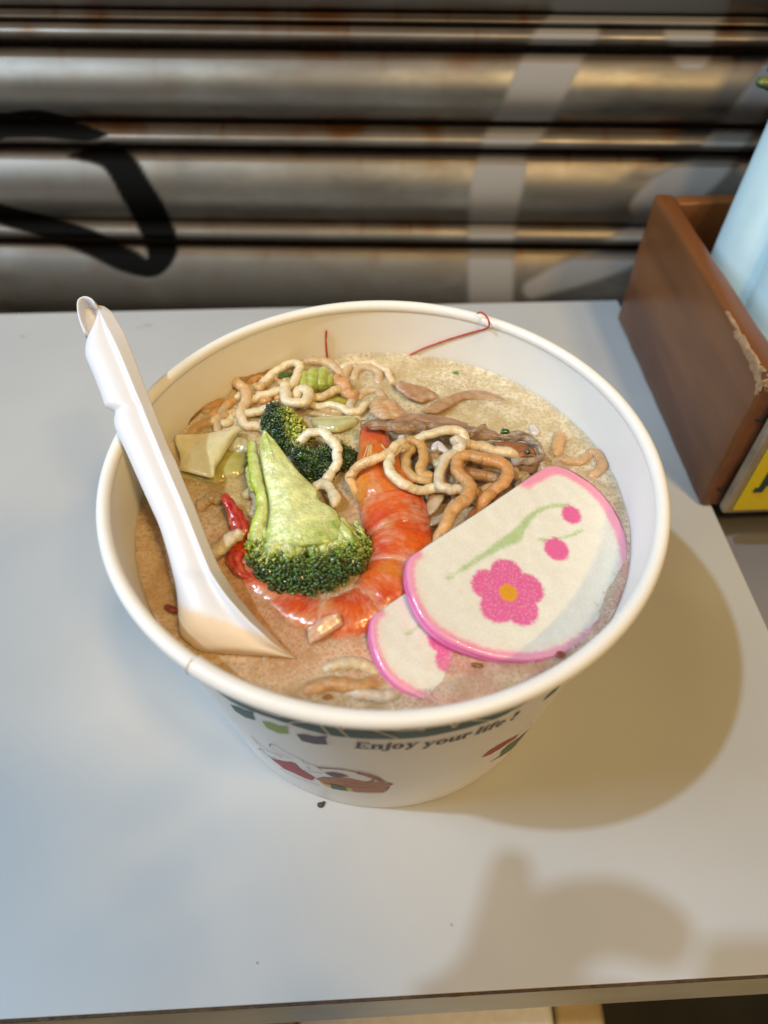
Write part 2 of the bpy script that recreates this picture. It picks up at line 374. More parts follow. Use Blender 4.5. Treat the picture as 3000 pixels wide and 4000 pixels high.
# --- grey table to the right, a little lower
gt = thing('side_table', tb([.25, .1, -.75]), 'dark grey table beside the white table, under the wooden box', 'table')
for x0, x1 in ((.0035, .074), (.0755, .45)):
    v, f = box((x0, -.35, -.052), (x1, .236, -.030), tb, .0006); mk('top_panel', v, f, M_greyt, gt, smooth=False)
for x, y in ((.05, -.3), (.4, -.3), (.05, .18), (.4, .18)):
    v, f = box((x - .015, y - .015, -.75), (x + .015, y + .015, -.052), tb); mk('leg', v, f, M_greyt, gt, smooth=False)

# --- low stool below the front edge
st = thing('stool', on_z('D', 1150, 2260, -.75), 'low stool with white woven seat and wooden frame below the table edge', 'stool')
pa, pb, pc = on_z('D', 1030, 2185, -.22), on_z('D', 1196, 2185, -.22), on_z('D', 1302, 2185, -.22)
v, f = box((pa[0] - .10, pa[1] - .26, -.245), (pb[0], pa[1] + .012, -.22), None, .004); mk('seat', v, f, M_weave, st, smooth=False)
v, f = box((pb[0] + .0008, pa[1] - .26, -.262), (pc[0], pa[1] + .016, -.217), None, .003); mk('frame_rail', v, f, M_stool, st, smooth=False)
v, f = box((pa[0] - .13, pa[1] - .26, -.262), (pa[0] - .1008, pa[1] + .016, -.217), None, .003); mk('frame_rail', v, f, M_stool, st, smooth=False)
for dx in (pa[0] - .116, pc[0] - .016):
    for dy in (pa[1] - .24, pa[1] - .004):
        v, f = box((dx - .014, dy - .014, -.75), (dx + .014, dy + .014, -.262)); mk('leg', v, f, M_stool, st, smooth=False)

# --- roller shutter
SY = .292; SXW = .62
sh = thing('roller_shutter', (0, SY + .01, -.75), 'closed steel roller shutter with black and pale spray paint behind the table', 'shutter')
BLK = [[(0, 272, 55), (90, 268, 62), (190, 288, 34), (228, 289, 8)], [(150, 336, 8), (240, 338, 60), (290, 405, 72), (330, 475, 74), (350, 535, 68), (330, 580, 40), (272, 562, 56), (190, 522, 56), (100, 490, 50), (0, 462, 46), (-200, 400, 46)],
       [(-200, 330, 60), (0, 272, 60)]]
WHT = [[(1230, 5, 80), (1380, 0, 110), (1530, 10, 90)], [(1240, 60, 110), (1200, 110, 118), (1140, 240, 112), (1095, 305, 98), (1075, 400, 108), (1062, 500, 100), (1060, 660, 96)],
       [(1490, 60, 110), (1495, 110, 84)], [(1680, 150, 60), (1600, 265, 66), (1565, 310, 76), (1530, 360, 80), (1440, 425, 96), (1390, 450, 60)], [(1400, 500, 80), (1340, 545, 74), (1260, 580, 66), (1150, 625, 40)]]
def strokes(PX, lines, soft):
    out = np.zeros(len(PX))
    for ln in lines:
        L_ = catmull(np.array(ln, float), 12)
        for a in L_:
            d = np.hypot(PX[:, 0] - a[0], PX[:, 1] - a[1]) - a[2] / 2
            out = np.maximum(out, np.clip(.5 - d / soft, 0, 1))
    return out * out * (3 - 2 * out)
def slat(z0, z1, bulge, name, depth=0.0, paint=True, asym=.0):
    m = 44 if paint else 22; nx = 640 if paint else 2
    prof = []
    for k in range(m + 1):
        t = k / m; y = SY + depth - bulge * math.sin(math.pi * t) ** .8
        prof.append((y, z0 + (z1 - z0) * t))
    prof = [(SY + depth + .0014, z0 - .0012)] + prof + [(SY + depth + .0014, z1 + .0012)]
    xs = np.linspace(-SXW, SXW, nx + 1)
    v = np.array([(x, y, z) for x in xs for (y, z) in prof]); q = len(prof)
    f = [(i * q + k, i * q + k + 1, (i + 1) * q + k + 1, (i + 1) * q + k) for i in range(nx) for k in range(q - 1)]
    c = np.zeros((len(v), 3))
    if paint:
        PX = pix(v); c[:, 0] = strokes(PX, BLK, 9); c[:, 1] = strokes(PX, WHT, 16) * .92
        rz = np.array([max(0, nz(p, 55, 2) - .22) * 2.2 + max(0, nz((p[0], 0, p[2] * .4), 160, 7) - .3) * 1.8 for p in v])
        edge = np.array([max(0, 1 - min(p[2] - z0, z1 - p[2]) / .006) for p in v])
        c[:, 2] = np.clip(rz * .45 * (.4 + (1.2 if name == 'bead' else .9) * edge) + edge * .25, 0, 1)
    return mk(name, v, f, M_shut, sh, cols=c)
# measured slat edges (z), then repeats above and below the picture
slats = [(.1325, .1700), (.0805, .1270)] ; 
seq = [(.0246 - .0040, -.036, .0246, .0364), (.0806, .0392, .0845, .0945), (.1332, .1003, .1384, .1456)]
Z = []
slat(-.0430, .0148, .013, 'slat'); slat(.0210, .0342, .0075, 'bead', -.0005)
slat(.0350, .0767, .013, 'slat'); slat(.0818, .0922, .0075, 'bead', -.0005)
slat(.0970, .1303, .013, 'slat'); slat(.1365, .1444, .0065, 'bead', -.0005); slat(.1460, .1485, .0025, 'bead', -.002)
slat(.1510, .1930, .013, 'slat')
z = .1975
for i in range(14):
    slat(z, z + .0105, .007, 'bead', -.001, paint=False); slat(z + .015, z + .056, .012, 'slat', paint=False); z += .0605
z = -.0480
for i in range(12):
    slat(z - .0105, z, .007, 'bead', -.001, paint=False); slat(z - .056, z - .015, .012, 'slat', paint=False); z -= .0605
v, f = box((-SXW, SY + .005, -.75), (SXW, SY + .012, 1.1)); mk('back_sheet', v, f, M_core, sh, smooth=False)

# --- wooden box with sign
def bxp(v):                                    # box coords: x right of its left wall, y back from its front, z up
    v = np.asarray(v, float); return np.array([.1562, .0791, 0]) + v[..., 0:1] * TX + v[..., 1:2] * TY + v[..., 2:3] * np.array([0, 0, 1.0])
BL, BW, BH, BT = .158, .20, .0815, .0105
wb = thing('wooden_box', bxp([BW / 2, BL / 2, .0002]), 'open brown wooden box with chipped corner standing at the table edge', 'box')
def dented(lo, hi, name, bev, amp=.0006):
    v, f = box(lo, hi, None, bev); bm = bmesh.new(); vs = [bm.verts.new(q) for q in v.tolist()]
    for q in f: bm.faces.new([vs[i] for i in q])
    bmesh.ops.subdivide_edges(bm, edges=[e for e in bm.edges if e.calc_length() > .012], cuts=14, use_grid_fill=True); bm.verts.index_update()
    v = np.array([list(x.co) for x in bm.verts]); f = [[q.index for q in p.verts] for p in bm.faces]; bm.free()
    v = np.array([q + amp * np.array([nz(q, 60, 1), nz(q, 60, 4), nz(q, 60, 8)]) for q in v])
    return mk(name, bxp(v), f, M_wood, wb)
dented((0, 0, .0005), (BT, BL, BH), 'side_panel', .0022)
dented((BW - BT, 0, .0005), (BW, BL, BH), 'side_panel', .0022)
dented((BT + .0004, .0012, .0007), (BW - BT - .0004, BT, BH - .0012), 'front_panel', .0012)
dented((BT + .0004, BL - BT, .0007), (BW - BT - .0004, BL - .0012, BH - .0006), 'back_panel', .0012)
v, f = box((BT + .001, BT + .001, .001), (BW - BT - .001, BL - BT - .001, .006), bxp); mk('bottom_panel', v, f, M_wood, wb, smooth=False)
# splintered streak on the upper front corner
for y, z_, rx, ry, rz, sd in ((.0105, -.0034, .0009, .0105, .0036, 1), (.026, -.0022, .0009, .0125, .0022, 2), (.041, -.0014, .0008, .0095, .0013, 3), (.0035, -.0075, .0009, .0036, .0050, 4)):
    lumps('splintered_edge', bxp([.0006, y, BH + z_]), (rx, ry, rz), M_chip, wb, amp=.55, sc=260, seed=sd, rotz=TA)
for x, z_, rx, rz, sd in ((.004, -.0045, .0042, .0040, 5), (.0085, -.0022, .0040, .0022, 6)):
    lumps('splintered_edge', bxp([x, .0004, BH + z_]), (rx, .0010, rz), M_chip, wb, amp=.55, sc=300, seed=sd, rotz=TA)
for zz, xx in ((.058, .0065), (.013, .0062)):
    lumps('nail_hole', bxp([xx, -.0001, zz]), (.0022, .0008, .0009), M_dark, wb, amp=.5, sc=700, sub=3)
# sign on the front
sg = thing('yellow_sign', bxp([.015 + .09, -.004, .001]), 'bright yellow sign card with dark lettering on the front of the wooden box', 'sign')
v, f = box((.0090, -.0058, .001), (.19, -.0004, .078), bxp, .0012); mk('backing', v, f, M_frame, sg, smooth=False)
v, f = box((.0128, -.0066, .0045), (.187, -.0060, .0745), bxp); mk('card', v, f, M_yel, sg, smooth=False)
g0 = np.array([.0455, .037])
def signbar(x0, z0, x1, z1): 
    v, f = box((x0, -.0072, z0), (x1, -.0067, z1), bxp); return v, f
mb = MB()
for r in ((0, 0, .0028, .021), (.0032, .0182, .0178, .021), (.0182, 0, .021, .021), (.0032, .0022, .0178, .005), (-.0018, -.0022, .0026, .0006)):
    mb.add(*signbar(.0190 + r[0], .020 + r[1], .0190 + r[2], .020 + r[3]))
mb.build('lettering', M_ink, sg, smooth=False)

# --- pale blue pouch in the box
def lobe(cx, cy, rx, ry, z0, z1, lean, seed, rot):
    rings = []
    for i in range(60):
        t = i / 59; z_ = z0 + (z1 - z0) * t
        e = max(.04, math.sqrt(max(0, 1 - max(0, (t - .72) / .28) ** 2.2))); b = 1 + .05 * math.sin(t * 5.0 + seed)
        ox, oy = lean[0] * t ** 1.6, lean[1] * t ** 1.6; ring = []
        for k in range(40):
            a = 2 * math.pi * k / 40; ca, sa = math.cos(a), math.sin(a)
            p = 2.4; q = (abs(ca) ** p + abs(sa) ** p) ** (-1 / p); x, y = rx * q * ca * e * b, ry * q * sa * e * b
            x, y = x * math.cos(rot) - y * math.sin(rot), x * math.sin(rot) + y * math.cos(rot)
            ring.append([cx + x + ox, cy + y + oy, z_ + .0012 * nz((x * 3, y * 3, z_), 60, seed)])
        rings.append(bxp(np.array(ring)))
    return loft(rings)
bp_ = thing('plastic_pouch', bxp([.055, .09, .006]), 'pale blue puffy plastic pouch with a deep crease standing in the wooden box', 'pouch')
v, f = lobe(.0285, .092, .0145, .0195, .0065, .200, (.055, .085), 0, .2); mk('pouch_side', v, f, M_blue, bp_)
v, f = lobe(.0365, .0555, .0165, .0205, .0065, .205, (.055, .085), 2, .2); mk('pouch_side', v, f, M_blue, bp_)
v, f = lobe(.068, .074, .0185, .034, .0065, .200, (.055, .085), 4, .2); mk('pouch_side', v, f, M_blue, bp_)
# beige rounded thing in the front of the box
v, f, c = tube([bxp([.0262, .0215, .0065]), bxp([.0262, .0215, .05]), bxp([.0262, .0215, .0835])], .0070, 24, .004)
tag(mk('paper_roll', v, f, M_beige), 'small beige rounded roll in the front corner of the wooden box', 'paper roll')
# green sprig
sg2 = thing('green_sprig', bxp([.095, .12, .0062]), 'dark green leafy tip at the right edge above the pale blue pouch', 'herb')
tipp = on_y('D', 1632, 178, .225)
gcol = lambda u, a, q: lerp((.02, .06, .03), (.16, .18, .03), .5 + .5 * math.sin(a * 2))
v, f, c = tube([bxp([.105, .13, .0065]), bxp([.112, .135, .12]), tipp + np.array([.035, .004, .012]), tipp + np.array([.02, .002, .004])], .0022, 8, .004, colf=gcol); mk('stem', v, f, M_green, sg2, cols=c)
for k, (dx, dz, r) in enumerate(((0, 0, .0042), (.004, .005, .0036), (.006, -.003, .0032))):
    v, f, c = tube([tipp + np.array([dx, k * .002, dz]), tipp + np.array([dx + .012, k * .002, dz + .001]), tipp + np.array([.03, .003, .008])], lambda u: r * (1 - .5 * u), 12, .002, .15, k, .6, colf=gcol, jscale=200); mk('leaf', v, f, M_green, sg2, cols=c)

# ================================================================== BOWL
R0, SL = .0672, .134                           # outer wall radius at the table and slope
RO = lambda z: R0 + SL * z
RI = lambda z: RO(z) - .0006
ZR, RR, RC = .1100, .0021, .0829               # rolled rim: height, radius, ring radius
bowl = thing('paper_bowl', (0, 0, 0), 'large white printed paper bowl full of noodle soup on the white table', 'bowl')
def lathe(prof, n=240):
    rings = []
    for i in range(n):
        a = 2 * math.pi * i / n; rings.append(np.array([[r * math.cos(a), r * math.sin(a), z] for r, z in prof]))
    m = len(prof); v = np.vstack(rings)
    f = [(i * m + k, ((i + 1) % n) * m + k, ((i + 1) % n) * m + k + 1, i * m + k + 1) for i in range(n) for k in range(m - 1)]
    return v, f
prof = [(RO(0) - .0012, .0002), (RO(0) - .0003, .0002)] + [(RO(z), z) for z in np.linspace(.0008, .1085, 30)]
v, f = lathe(prof); mk('outer_wall', v, f, M_paper, bowl)
prof = [(RI(z), z) for z in np.linspace(.1095, .006, 30)] + [(.04, .006), (.0001, .006)]
v, f = lathe(prof); mk('inner_wall', v, f, M_paper, bowl)
# rolled rim, thicker just after the overlap seam
sp_ = on_z('D', 412, 1445, ZR); A_S = math.atan2(sp_[1], sp_[0])
nA, nB = 360, 20; v = []
for i in range(nA + 1):
    a = A_S + 2 * math.pi * i / nA; q = i / nA; e = .00038 * math.exp(-q * 7) + .00004 * math.sin(a * 5)
    for k in range(nB):
        b = 2 * math.pi * k / nB; r = RR + e
        v.append([(RC + r * math.cos(b)) * math.cos(a), (RC + r * math.cos(b)) * math.sin(a), ZR + r * math.sin(b)])
f = [(i * nB + k, (i + 1) * nB + k, (i + 1) * nB + (k + 1) % nB, i * nB + (k + 1) % nB) for i in range(nA) for k in range(nB)]
mk('rolled_rim', v, f, M_paper, bowl)
pts = []
for k in range(14):
    b = -1.9 + 3.6 * k / 13; r = RR + .00036
    pts.append([(RC + r * math.cos(b)) * math.cos(A_S - .002), (RC + r * math.cos(b)) * math.sin(A_S - .002), ZR + r * math.sin(b)])
v, f, c = tube(pts, .00022, 6, .0006); mk('seam_edge', v, f, M_seam, bowl)

# printed decoration, wrapped on the outer wall
def on_cone(v, x, y, off=0.0, inner=False):
    d = ray(v, x, y); r0 = R0 + off - (.0006 if inner else 0)
    a = d[0] ** 2 + d[1] ** 2 - (SL * d[2]) ** 2
    b = 2 * (CAM[0] * d[0] + CAM[1] * d[1] - SL * d[2] * (r0 + SL * CAM[2]))
    c = CAM[0] ** 2 + CAM[1] ** 2 - (r0 + SL * CAM[2]) ** 2
    D = b * b - 4 * a * c
    if D < 0: D = 0
    ts = [(-b - math.sqrt(D)) / (2 * a), (-b + math.sqrt(D)) / (2 * a)]
    ps = [CAM + d * t for t in ts]; ps = [p for p in ps if -.02 < p[2] < .125] or ps
    ps.sort(key=lambda p: (p - CAM) @ FW)
    return ps[-1] if inner else ps[0]
def uv(p): return np.array([math.atan2(p[0], -p[1]) * .075, p[2]])       # metres along the wall, height
def wrap(q, off):
    a = q[0] / .075; r = RO(q[1]) + off; return [r * math.sin(a), -r * math.cos(a), q[1]]
def ink_poly(mb, pts, col, off=.00012):
    pts = [np.asarray(p) for p in pts]; tri = tessellate_polygon([[Vector((p[0], p[1], 0)) for p in pts]])
    bm = bmesh.new(); vs = [bm.verts.new((p[0], p[1], 0)) for p in pts]
    for t in tri:
        try: bm.faces.new([vs[i] for i in t])
        except ValueError: pass
    for _ in range(4):
        e = [x for x in bm.edges if abs(x.verts[0].co.x - x.verts[1].co.x) > .004]
        if not e: break
        bmesh.ops.subdivide_edges(bm, edges=e, cuts=1)
    bmesh.ops.triangulate(bm, faces=bm.faces[:]); bm.verts.index_update()
    v = [wrap(x.co, off) for x in bm.verts]; f = []
    for p in bm.faces:
        q = [x.index for x in p.verts]
        n_ = np.cross(np.array(v[q[1]]) - v[q[0]], np.array(v[q[2]]) - v[q[0]])
        f.append(q if n_ @ np.array([v[q[0]][0], v[q[0]][1], 0]) > 0 else q[::-1])
    bm.free(); mb.add(v, f, np.array(col))
def ink_line(mb, pts, w, col, off=.0002, closed=False):
    P = catmull(np.array(pts, float), .0012) if len(pts) > 2 else np.array(pts, float)
    T = np.gradient(P, axis=0); T /= np.linalg.norm(T, axis=1)[:, None] + 1e-12; Nn = np.stack([-T[:, 1], T[:, 0]], 1)
    W = np.array([w if not callable(w) else w(t) for t in np.linspace(0, 1, len(P))])[:, None] / 2
    a, b = P + Nn * W, P - Nn * W
    v = [wrap(q, off) for q in a] + [wrap(q, off) for q in b]; n = len(P)
    mb.add(v, [(n + i, n + i + 1, i + 1, i) for i in range(n - 1)], np.array(col))
def U(vw, pts): return [uv(on_cone(vw, *p)) for p in pts]
GRN = (.050, .105, .092); CRM = (.78, .72, .55)
mb = MB()
# dark leaf band under the rim, traced lower outline
low = U('L', [(20, 130), (190, 255), (350, 330), (480, 375), (600, 415), (760, 465), (890, 497), (1030, 515), (1180, 525), (1380, 525), (1500, 520)]) + U('Q', [(0, 588), (120, 575), (330, 535), (560, 475), (720, 420), (840, 360), (960, 290), (1062, 235)])
ZT = .1075
top = [np.array([q[0], ZT]) for q in low]
ink_poly(mb, top + low[::-1], GRN)
ink_poly(mb, U('Q', [(1075, 222), (1130, 190), (1168, 165), (1120, 165), (1080, 200)]), GRN)
ink_poly(mb, U('Q', [(1080, 285), (1180, 205), (1262, 110), (1180, 180), (1110, 245)]), GRN)
mb.build('printed_leaf_band', M_print, bowl)
mb = MB(); lw = .00065
for vw, pts in (('L', [(200, 215), (330, 285), (440, 335), (540, 362), (578, 352), (578, 335)]), ('L', [(605, 412), (650, 402), (740, 402), (815, 390)]), ('L', [(815, 390), (850, 440), (900, 497)]),
                ('L', [(830, 392), (950, 405), (1000, 410)]), ('L', [(935, 432), (965, 450), (1040, 515)]), ('L', [(985, 455), (1050, 435), (1150, 440), (1260, 475), (1390, 520)]),
                ('L', [(1300, 430), (1340, 455), (1430, 468), (1510, 460), (1580, 445)]), ('Q', [(0, 522), (60, 512), (105, 522), (125, 480)]), ('Q', [(275, 458), (335, 468), (360, 495), (410, 440), (450, 420)]),
                ('Q', [(625, 380), (560, 410), (515, 435), (580, 440), (665, 438)]), ('Q', [(790, 385), (850, 340), (930, 275), (965, 262)])):
    ink_line(mb, U(vw, pts), lw, CRM)
mb.build('printed_leaf_outlines', M_print, bowl)
mb = MB()
ink_poly(mb, U('L', [(185, 278), (240, 292), (290, 315), (350, 332), (345, 350), (365, 390), (290, 370), (220, 325)]), GRN)
ink_poly(mb, U('L', [(412, 396), (470, 405), (530, 430), (605, 436), (592, 455), (603, 488), (530, 485), (445, 445)]), (.30, .42, .06))
ink_poly(mb, U('L', [(660, 490), (720, 492), (790, 508), (884, 505), (868, 530), (884, 566), (790, 562), (700, 540)]), (.075, .062, .095))
mb.build('printed_small_leaves', M_print, bowl)
# printed rabbit with a basket
mb = MB(); INK = (.10, .05, .07); RED = (.42, .03, .06); BAS = (.46, .17, .075)
def PL(p): return U('L', p)
ink_poly(mb, PL([(470, 662), (540, 680), (590, 690), (620, 690), (650, 700), (690, 745), (745, 775), (795, 805), (775, 825), (720, 808), (640, 770), (570, 740), (520, 700)]), RED)
ink_poly(mb, PL([(800, 812), (850, 800), (910, 806), (945, 800), (1050, 812), (1190, 840), (1290, 838), (1355, 850), (1310, 885), (1280, 910), (1180, 912), (1075, 905), (980, 890), (900, 868), (850, 838)]), BAS, .0001)
ink_poly(mb, PL([(860, 768), (920, 765), (980, 775), (1040, 795), (960, 800), (915, 795)]), (.13, .045, .08), .00016)
ink_poly(mb, PL([(815, 826), (880, 850), (960, 868), (1050, 878), (1072, 896), (1030, 902), (930, 885), (870, 862)]), (.70, .55, .08), .00018)
ink_poly(mb, PL([(905, 846), (960, 858), (1010, 872), (1030, 897), (970, 890), (915, 880)]), (.03, .12, .07), .00024)
for pts, w, c in (([(330, 500), (390, 550), (470, 605), (560, 655)], .0004, INK), ([(345, 520), (420, 590), (510, 635), (575, 665)], .00035, INK), ([(470, 575), (480, 560), (520, 575), (600, 625), (690, 670), (720, 692)], .0004, INK),
                  ([(465, 572), (520, 615), (600, 655), (625, 668)], .00035, (.30, .12, .12)), ([(720, 692), (790, 715), (850, 750)], .0004, INK), ([(392, 600), (410, 598), (440, 630), (470, 650)], .00035, INK), ([(400, 610), (450, 645), (520, 662)], .0003, INK),
                  ([(545, 735), (620, 780), (720, 820), (830, 858)], .0003, INK), ([(670, 738), (760, 758), (850, 770)], .0003, INK), ([(850, 800), (920, 806)], .0003, INK),
                  ([(810, 728), (900, 735), (1000, 745), (1080, 760), (1130, 775)], .0011, (.30, .10, .05)), ([(1100, 770), (1180, 790), (1240, 815), (1290, 838)], .0017, BAS), ([(1170, 845), (1220, 822), (1215, 808)], .0009, BAS),
                  ([(1100, 762), (1180, 770), (1250, 800), (1290, 832), (1358, 850)], .0004, INK), ([(1075, 905), (1180, 913), (1285, 908), (1330, 870)], .0004, INK), ([(960, 820), (1060, 840), (1170, 852)], .0003, INK), ([(1000, 850), (1100, 872), (1250, 872)], .0003, INK)):
    ink_line(mb, PL(pts), w, c, .00026)
for x, y in ((735, 722), (745, 735), (1135, 778), (1175, 790), (1210, 802), (1245, 820)): ink_line(mb, PL([(x, y), (x + 14, y + 4)]), .0006, INK, .0003)
mb.build('printed_rabbit_with_basket', M_print, bowl)
mb = MB()
def PQ(p): return U('Q', p)
ink_poly(mb, PQ([(585, 742), (640, 690), (720, 640), (800, 595), (870, 560), (880, 552), (860, 585), (800, 625), (740, 665), (660, 715)]), RED)
ink_poly(mb, PQ([(722, 742), (745, 690), (800, 640), (880, 585), (985, 490), (940, 560), (860, 640), (790, 700)]), (.10, .15, .09), .00016)
ink_line(mb, PQ([(655, 778), (680, 760), (740, 730)]), .0008, INK, .0002); ink_line(mb, PQ([(670, 700), (740, 660), (790, 620)]), .0008, (.5, .42, .2), .0003)
ink_line(mb, PQ([(880, 555), (950, 490), (1000, 450)]), .0004, INK, .0002)
mb.build('printed_figure', M_print, bowl)
# lettering, drawn stroke by stroke with slab serifs
def glyphs():
    b, t, s = .17, .06, .055                   # stem, thin, serif height
    def R(x0, y0, x1, y1): return [(x0, y0), (x1, y0), (x1, y1), (x0, y1)]
    def ring(cx, cy, rx, ry, w, a0=0, a1=360, wt=.6):
        o, i_ = [], []
        for a in np.radians(np.linspace(a0, a1, 26)):
            k = w * (wt + (1 - wt) * abs(math.cos(a)))
            o.append((cx + rx * math.cos(a), cy + ry * math.sin(a))); i_.append((cx + (rx - k) * math.cos(a), cy + (ry - k) * math.sin(a)))
        return [[o[k], o[k + 1], i_[k + 1], i_[k]] for k in range(25)]
    G = {}
    G['E'] = (.66, [R(.06, 0, .06 + b, .72), R(0, 0, .28, s), R(0, .72 - s, .28, .72), R(.22, 0, .60, .08), R(.22, .64, .58, .72), R(.22, .32, .44, .40), R(.54, .0, .60, .2), R(.52, .54, .58, .72), R(.40, .26, .45, .46)])
    G['n'] = (.62, [R(.05, 0, .05 + b, .5), R(0, 0, .27, s), R(0, .5 - s, .1, .5), R(.38, 0, .38 + b, .36), R(.33, 0, .60, s)] + ring(.385, .33, .165, .18, .15, 0, 170, .55))
    G['j'] = (.30, [R(.08, -.08, .08 + b, .5), R(.02, .5 - s, .12, .5)] + ring(.07, -.08, .18, .13, .1, 180, 360, .7) + ring(.165, .64, .085, .085, .085, 0, 360, 1))
    G['o'] = (.56, ring(.27, .25, .26, .27, .165, 0, 360, .45))
    G['y'] = (.60, [[(.04, .5), (.22, .5), (.40, .06), (.28, -.02)], [(.46, .5), (.53, .5), (.30, -.16), (.22, -.14)], R(0, .5 - s, .27, .5), R(.38, .5 - s, .60, .5)] + ring(.19, -.12, .1, .08, .08, 0, 360, 1))
    G['u'] = (.62, [R(.05, .14, .05 + b, .5), R(0, .5 - s, .12, .5), R(.38, 0, .38 + b, .5), R(.32, .5 - s, .44, .5), R(.45, 0, .62, s)] + ring(.225, .17, .175, .19, .14, 180, 350, .6))
    G['r'] = (.46, [R(.05, 0, .05 + b, .5), R(0, 0, .29, s), R(0, .5 - s, .12, .5)] + ring(.34, .40, .1, .1, .1, 0, 360, 1) + ring(.32, .32, .14, .18, .08, 60, 180, 1))
    G['l'] = (.32, [R(.06, 0, .06 + b, .74), R(0, 0, .29, s), R(0, .74 - s, .12, .74)])
    G['i'] = (.32, [R(.06, 0, .06 + b, .5), R(0, 0, .29, s), R(0, .5 - s, .12, .5)] + ring(.145, .65, .09, .09, .09, 0, 360, 1))
    G['f'] = (.38, [R(.06, 0, .06 + b, .6), R(0, 0, .29, s), R(0, .5 - s, .34, .5)] + ring(.22, .58, .16, .17, .11, 40, 180, .8) + ring(.33, .64, .065, .065, .065, 0, 360, 1))
    G['e'] = (.52, ring(.26, .25, .25, .27, .165, 0, 320, .45) + [R(.13, .23, .49, .29)])
    G['!'] = (.30, [[(.03, .74), (.20, .74), (.14, .24), (.09, .24)]] + ring(.115, .08, .085, .085, .085, 0, 360, 1))
    return G
G = glyphs(); mb = MB(); em = None
LS = (uv(on_cone('B', 672, 388))[1] - uv(on_cone('B', 668, 412))[1]) / .72
def word(txt, v, x0, y0, x1, y1, size):
    size = LS
    a, b_ = uv(on_cone(v, x0, y0)), uv(on_cone(v, x1, y1)); wd = sum(G[c][0] for c in txt) ; k = (b_[0] - a[0]) / wd
    x = 0
    for c in txt:
        for pl in G[c][1]:
            q = [np.array([a[0] + (x + p[0]) * k + p[1] * size * .10, a[1] + (b_[1] - a[1]) * (x + p[0]) / wd + p[1] * size]) for p in pl]
            n = len(q); A_ = sum(q[i][0] * q[(i + 1) % n][1] - q[(i + 1) % n][0] * q[i][1] for i in range(n))
            if A_ < 0: q = q[::-1]
            o = .00015 + .000004 * (len(mb.f) % 9)
            vv = [wrap(t, o) for t in q]; mb.add(vv, [tuple(range(n))], np.array((.05, .035, .07)))
        x += G[c][0]
word('Enjoy', 'B', 668, 411, 908, 405, .0049)
word('your', 'B', 922, 408, 1106, 367, .0049)
word('life', 'B', 1122, 362, 1234, 320, .0049)
word('!', 'B', 1254, 308, 1284, 298, .0049)
mb.build('printed_lettering', M_print, bowl, smooth=False)

# ================================================================== BROTH
nR, nA = 90, 360; v = []; 
def broth_z(x, y):
    r = math.hypot(x, y); e = max(0, (r - .0745) / .0041)
    return SZ + .0004 * nz((x, y, 0), 90, 1) + .00016 * nz((x, y, 0), 420, 2) + .0007 * e * e
for i in range(nR + 1):
    r = .0786 * (i / nR) ** .8
    for k in range(nA):
        a = 2 * math.pi * k / nA; x, y = r * math.cos(a), r * math.sin(a); v.append([x, y, broth_z(x, y)])
f = [(i * nA + k, (i + 1) * nA + k, (i + 1) * nA + (k + 1) % nA, i * nA + (k + 1) % nA) for i in range(nR) for k in range(nA)]
broth = thing('broth', (0, 0, .0062), 'cloudy brown broth with pale foam filling the paper bowl', 'soup')
# oil from the shrimp, dye from the fish cakes and greens tint the broth round them
tint = np.ones((len(v), 3)); vx = np.array(v)[:, :2]
def stain(pts, rad, col, k):
    d = np.full(len(vx), 1.0)
    for p in pts: d = np.minimum(d, np.hypot(vx[:, 0] - p[0], vx[:, 1] - p[1]))
    w = np.array([nz((p[0], p[1], 0), 200, 31) + .6 * nz((p[0], p[1], 0), 520, 33) for p in vx]) if k else 0
    m = k * np.clip(1.15 - d / rad + .45 * w, 0, 1); tint[:] = tint * (1 - m[:, None]) + np.array(col) * m[:, None]
stain([sp('D', *p) for p in [(860, 1150), (868, 1200), (850, 1262), (800, 1318), (735, 1345), (665, 1336), (605, 1302), (556, 1258), (520, 1200), (840, 1060), (640, 1370), (760, 1370), (580, 1330)]], .016, (1.05, .62, .44), .5)
stain([sp('D', *p) for p in [(1356, 1240), (1340, 1300), (1300, 1360), (1240, 1405), (1160, 1432), (1080, 1432), (1000, 1500), (940, 1490), (880, 1470), (1050, 1480)]], .007, (1.0, .70, .78), .6)
stain([sp('D', *p) for p in [(470, 1040), (520, 1060), (560, 1020), (540, 1100), (720, 880), (760, 940)]], .011, (.92, .92, .55), .7)
stain([sp('D', *p) for p in [(360, 1150), (380, 1230), (340, 1100), (420, 860), (520, 800), (640, 770)]], .012, (.92, .74, .55), .6)
mk('broth_surface', v, f, M_broth, broth, cols=tint)
v2 = np.array(v)
for dz, M_ in ((.0009, M_deep), (.0020, M_deep), (.0034, M_deep), (.0056, M_bed)):
    w2 = v2 * np.array([.996, .996, 1]); w2[:, 2] = SZ - dz; mk('broth_layer', w2, f, M_, broth, cols=tint)
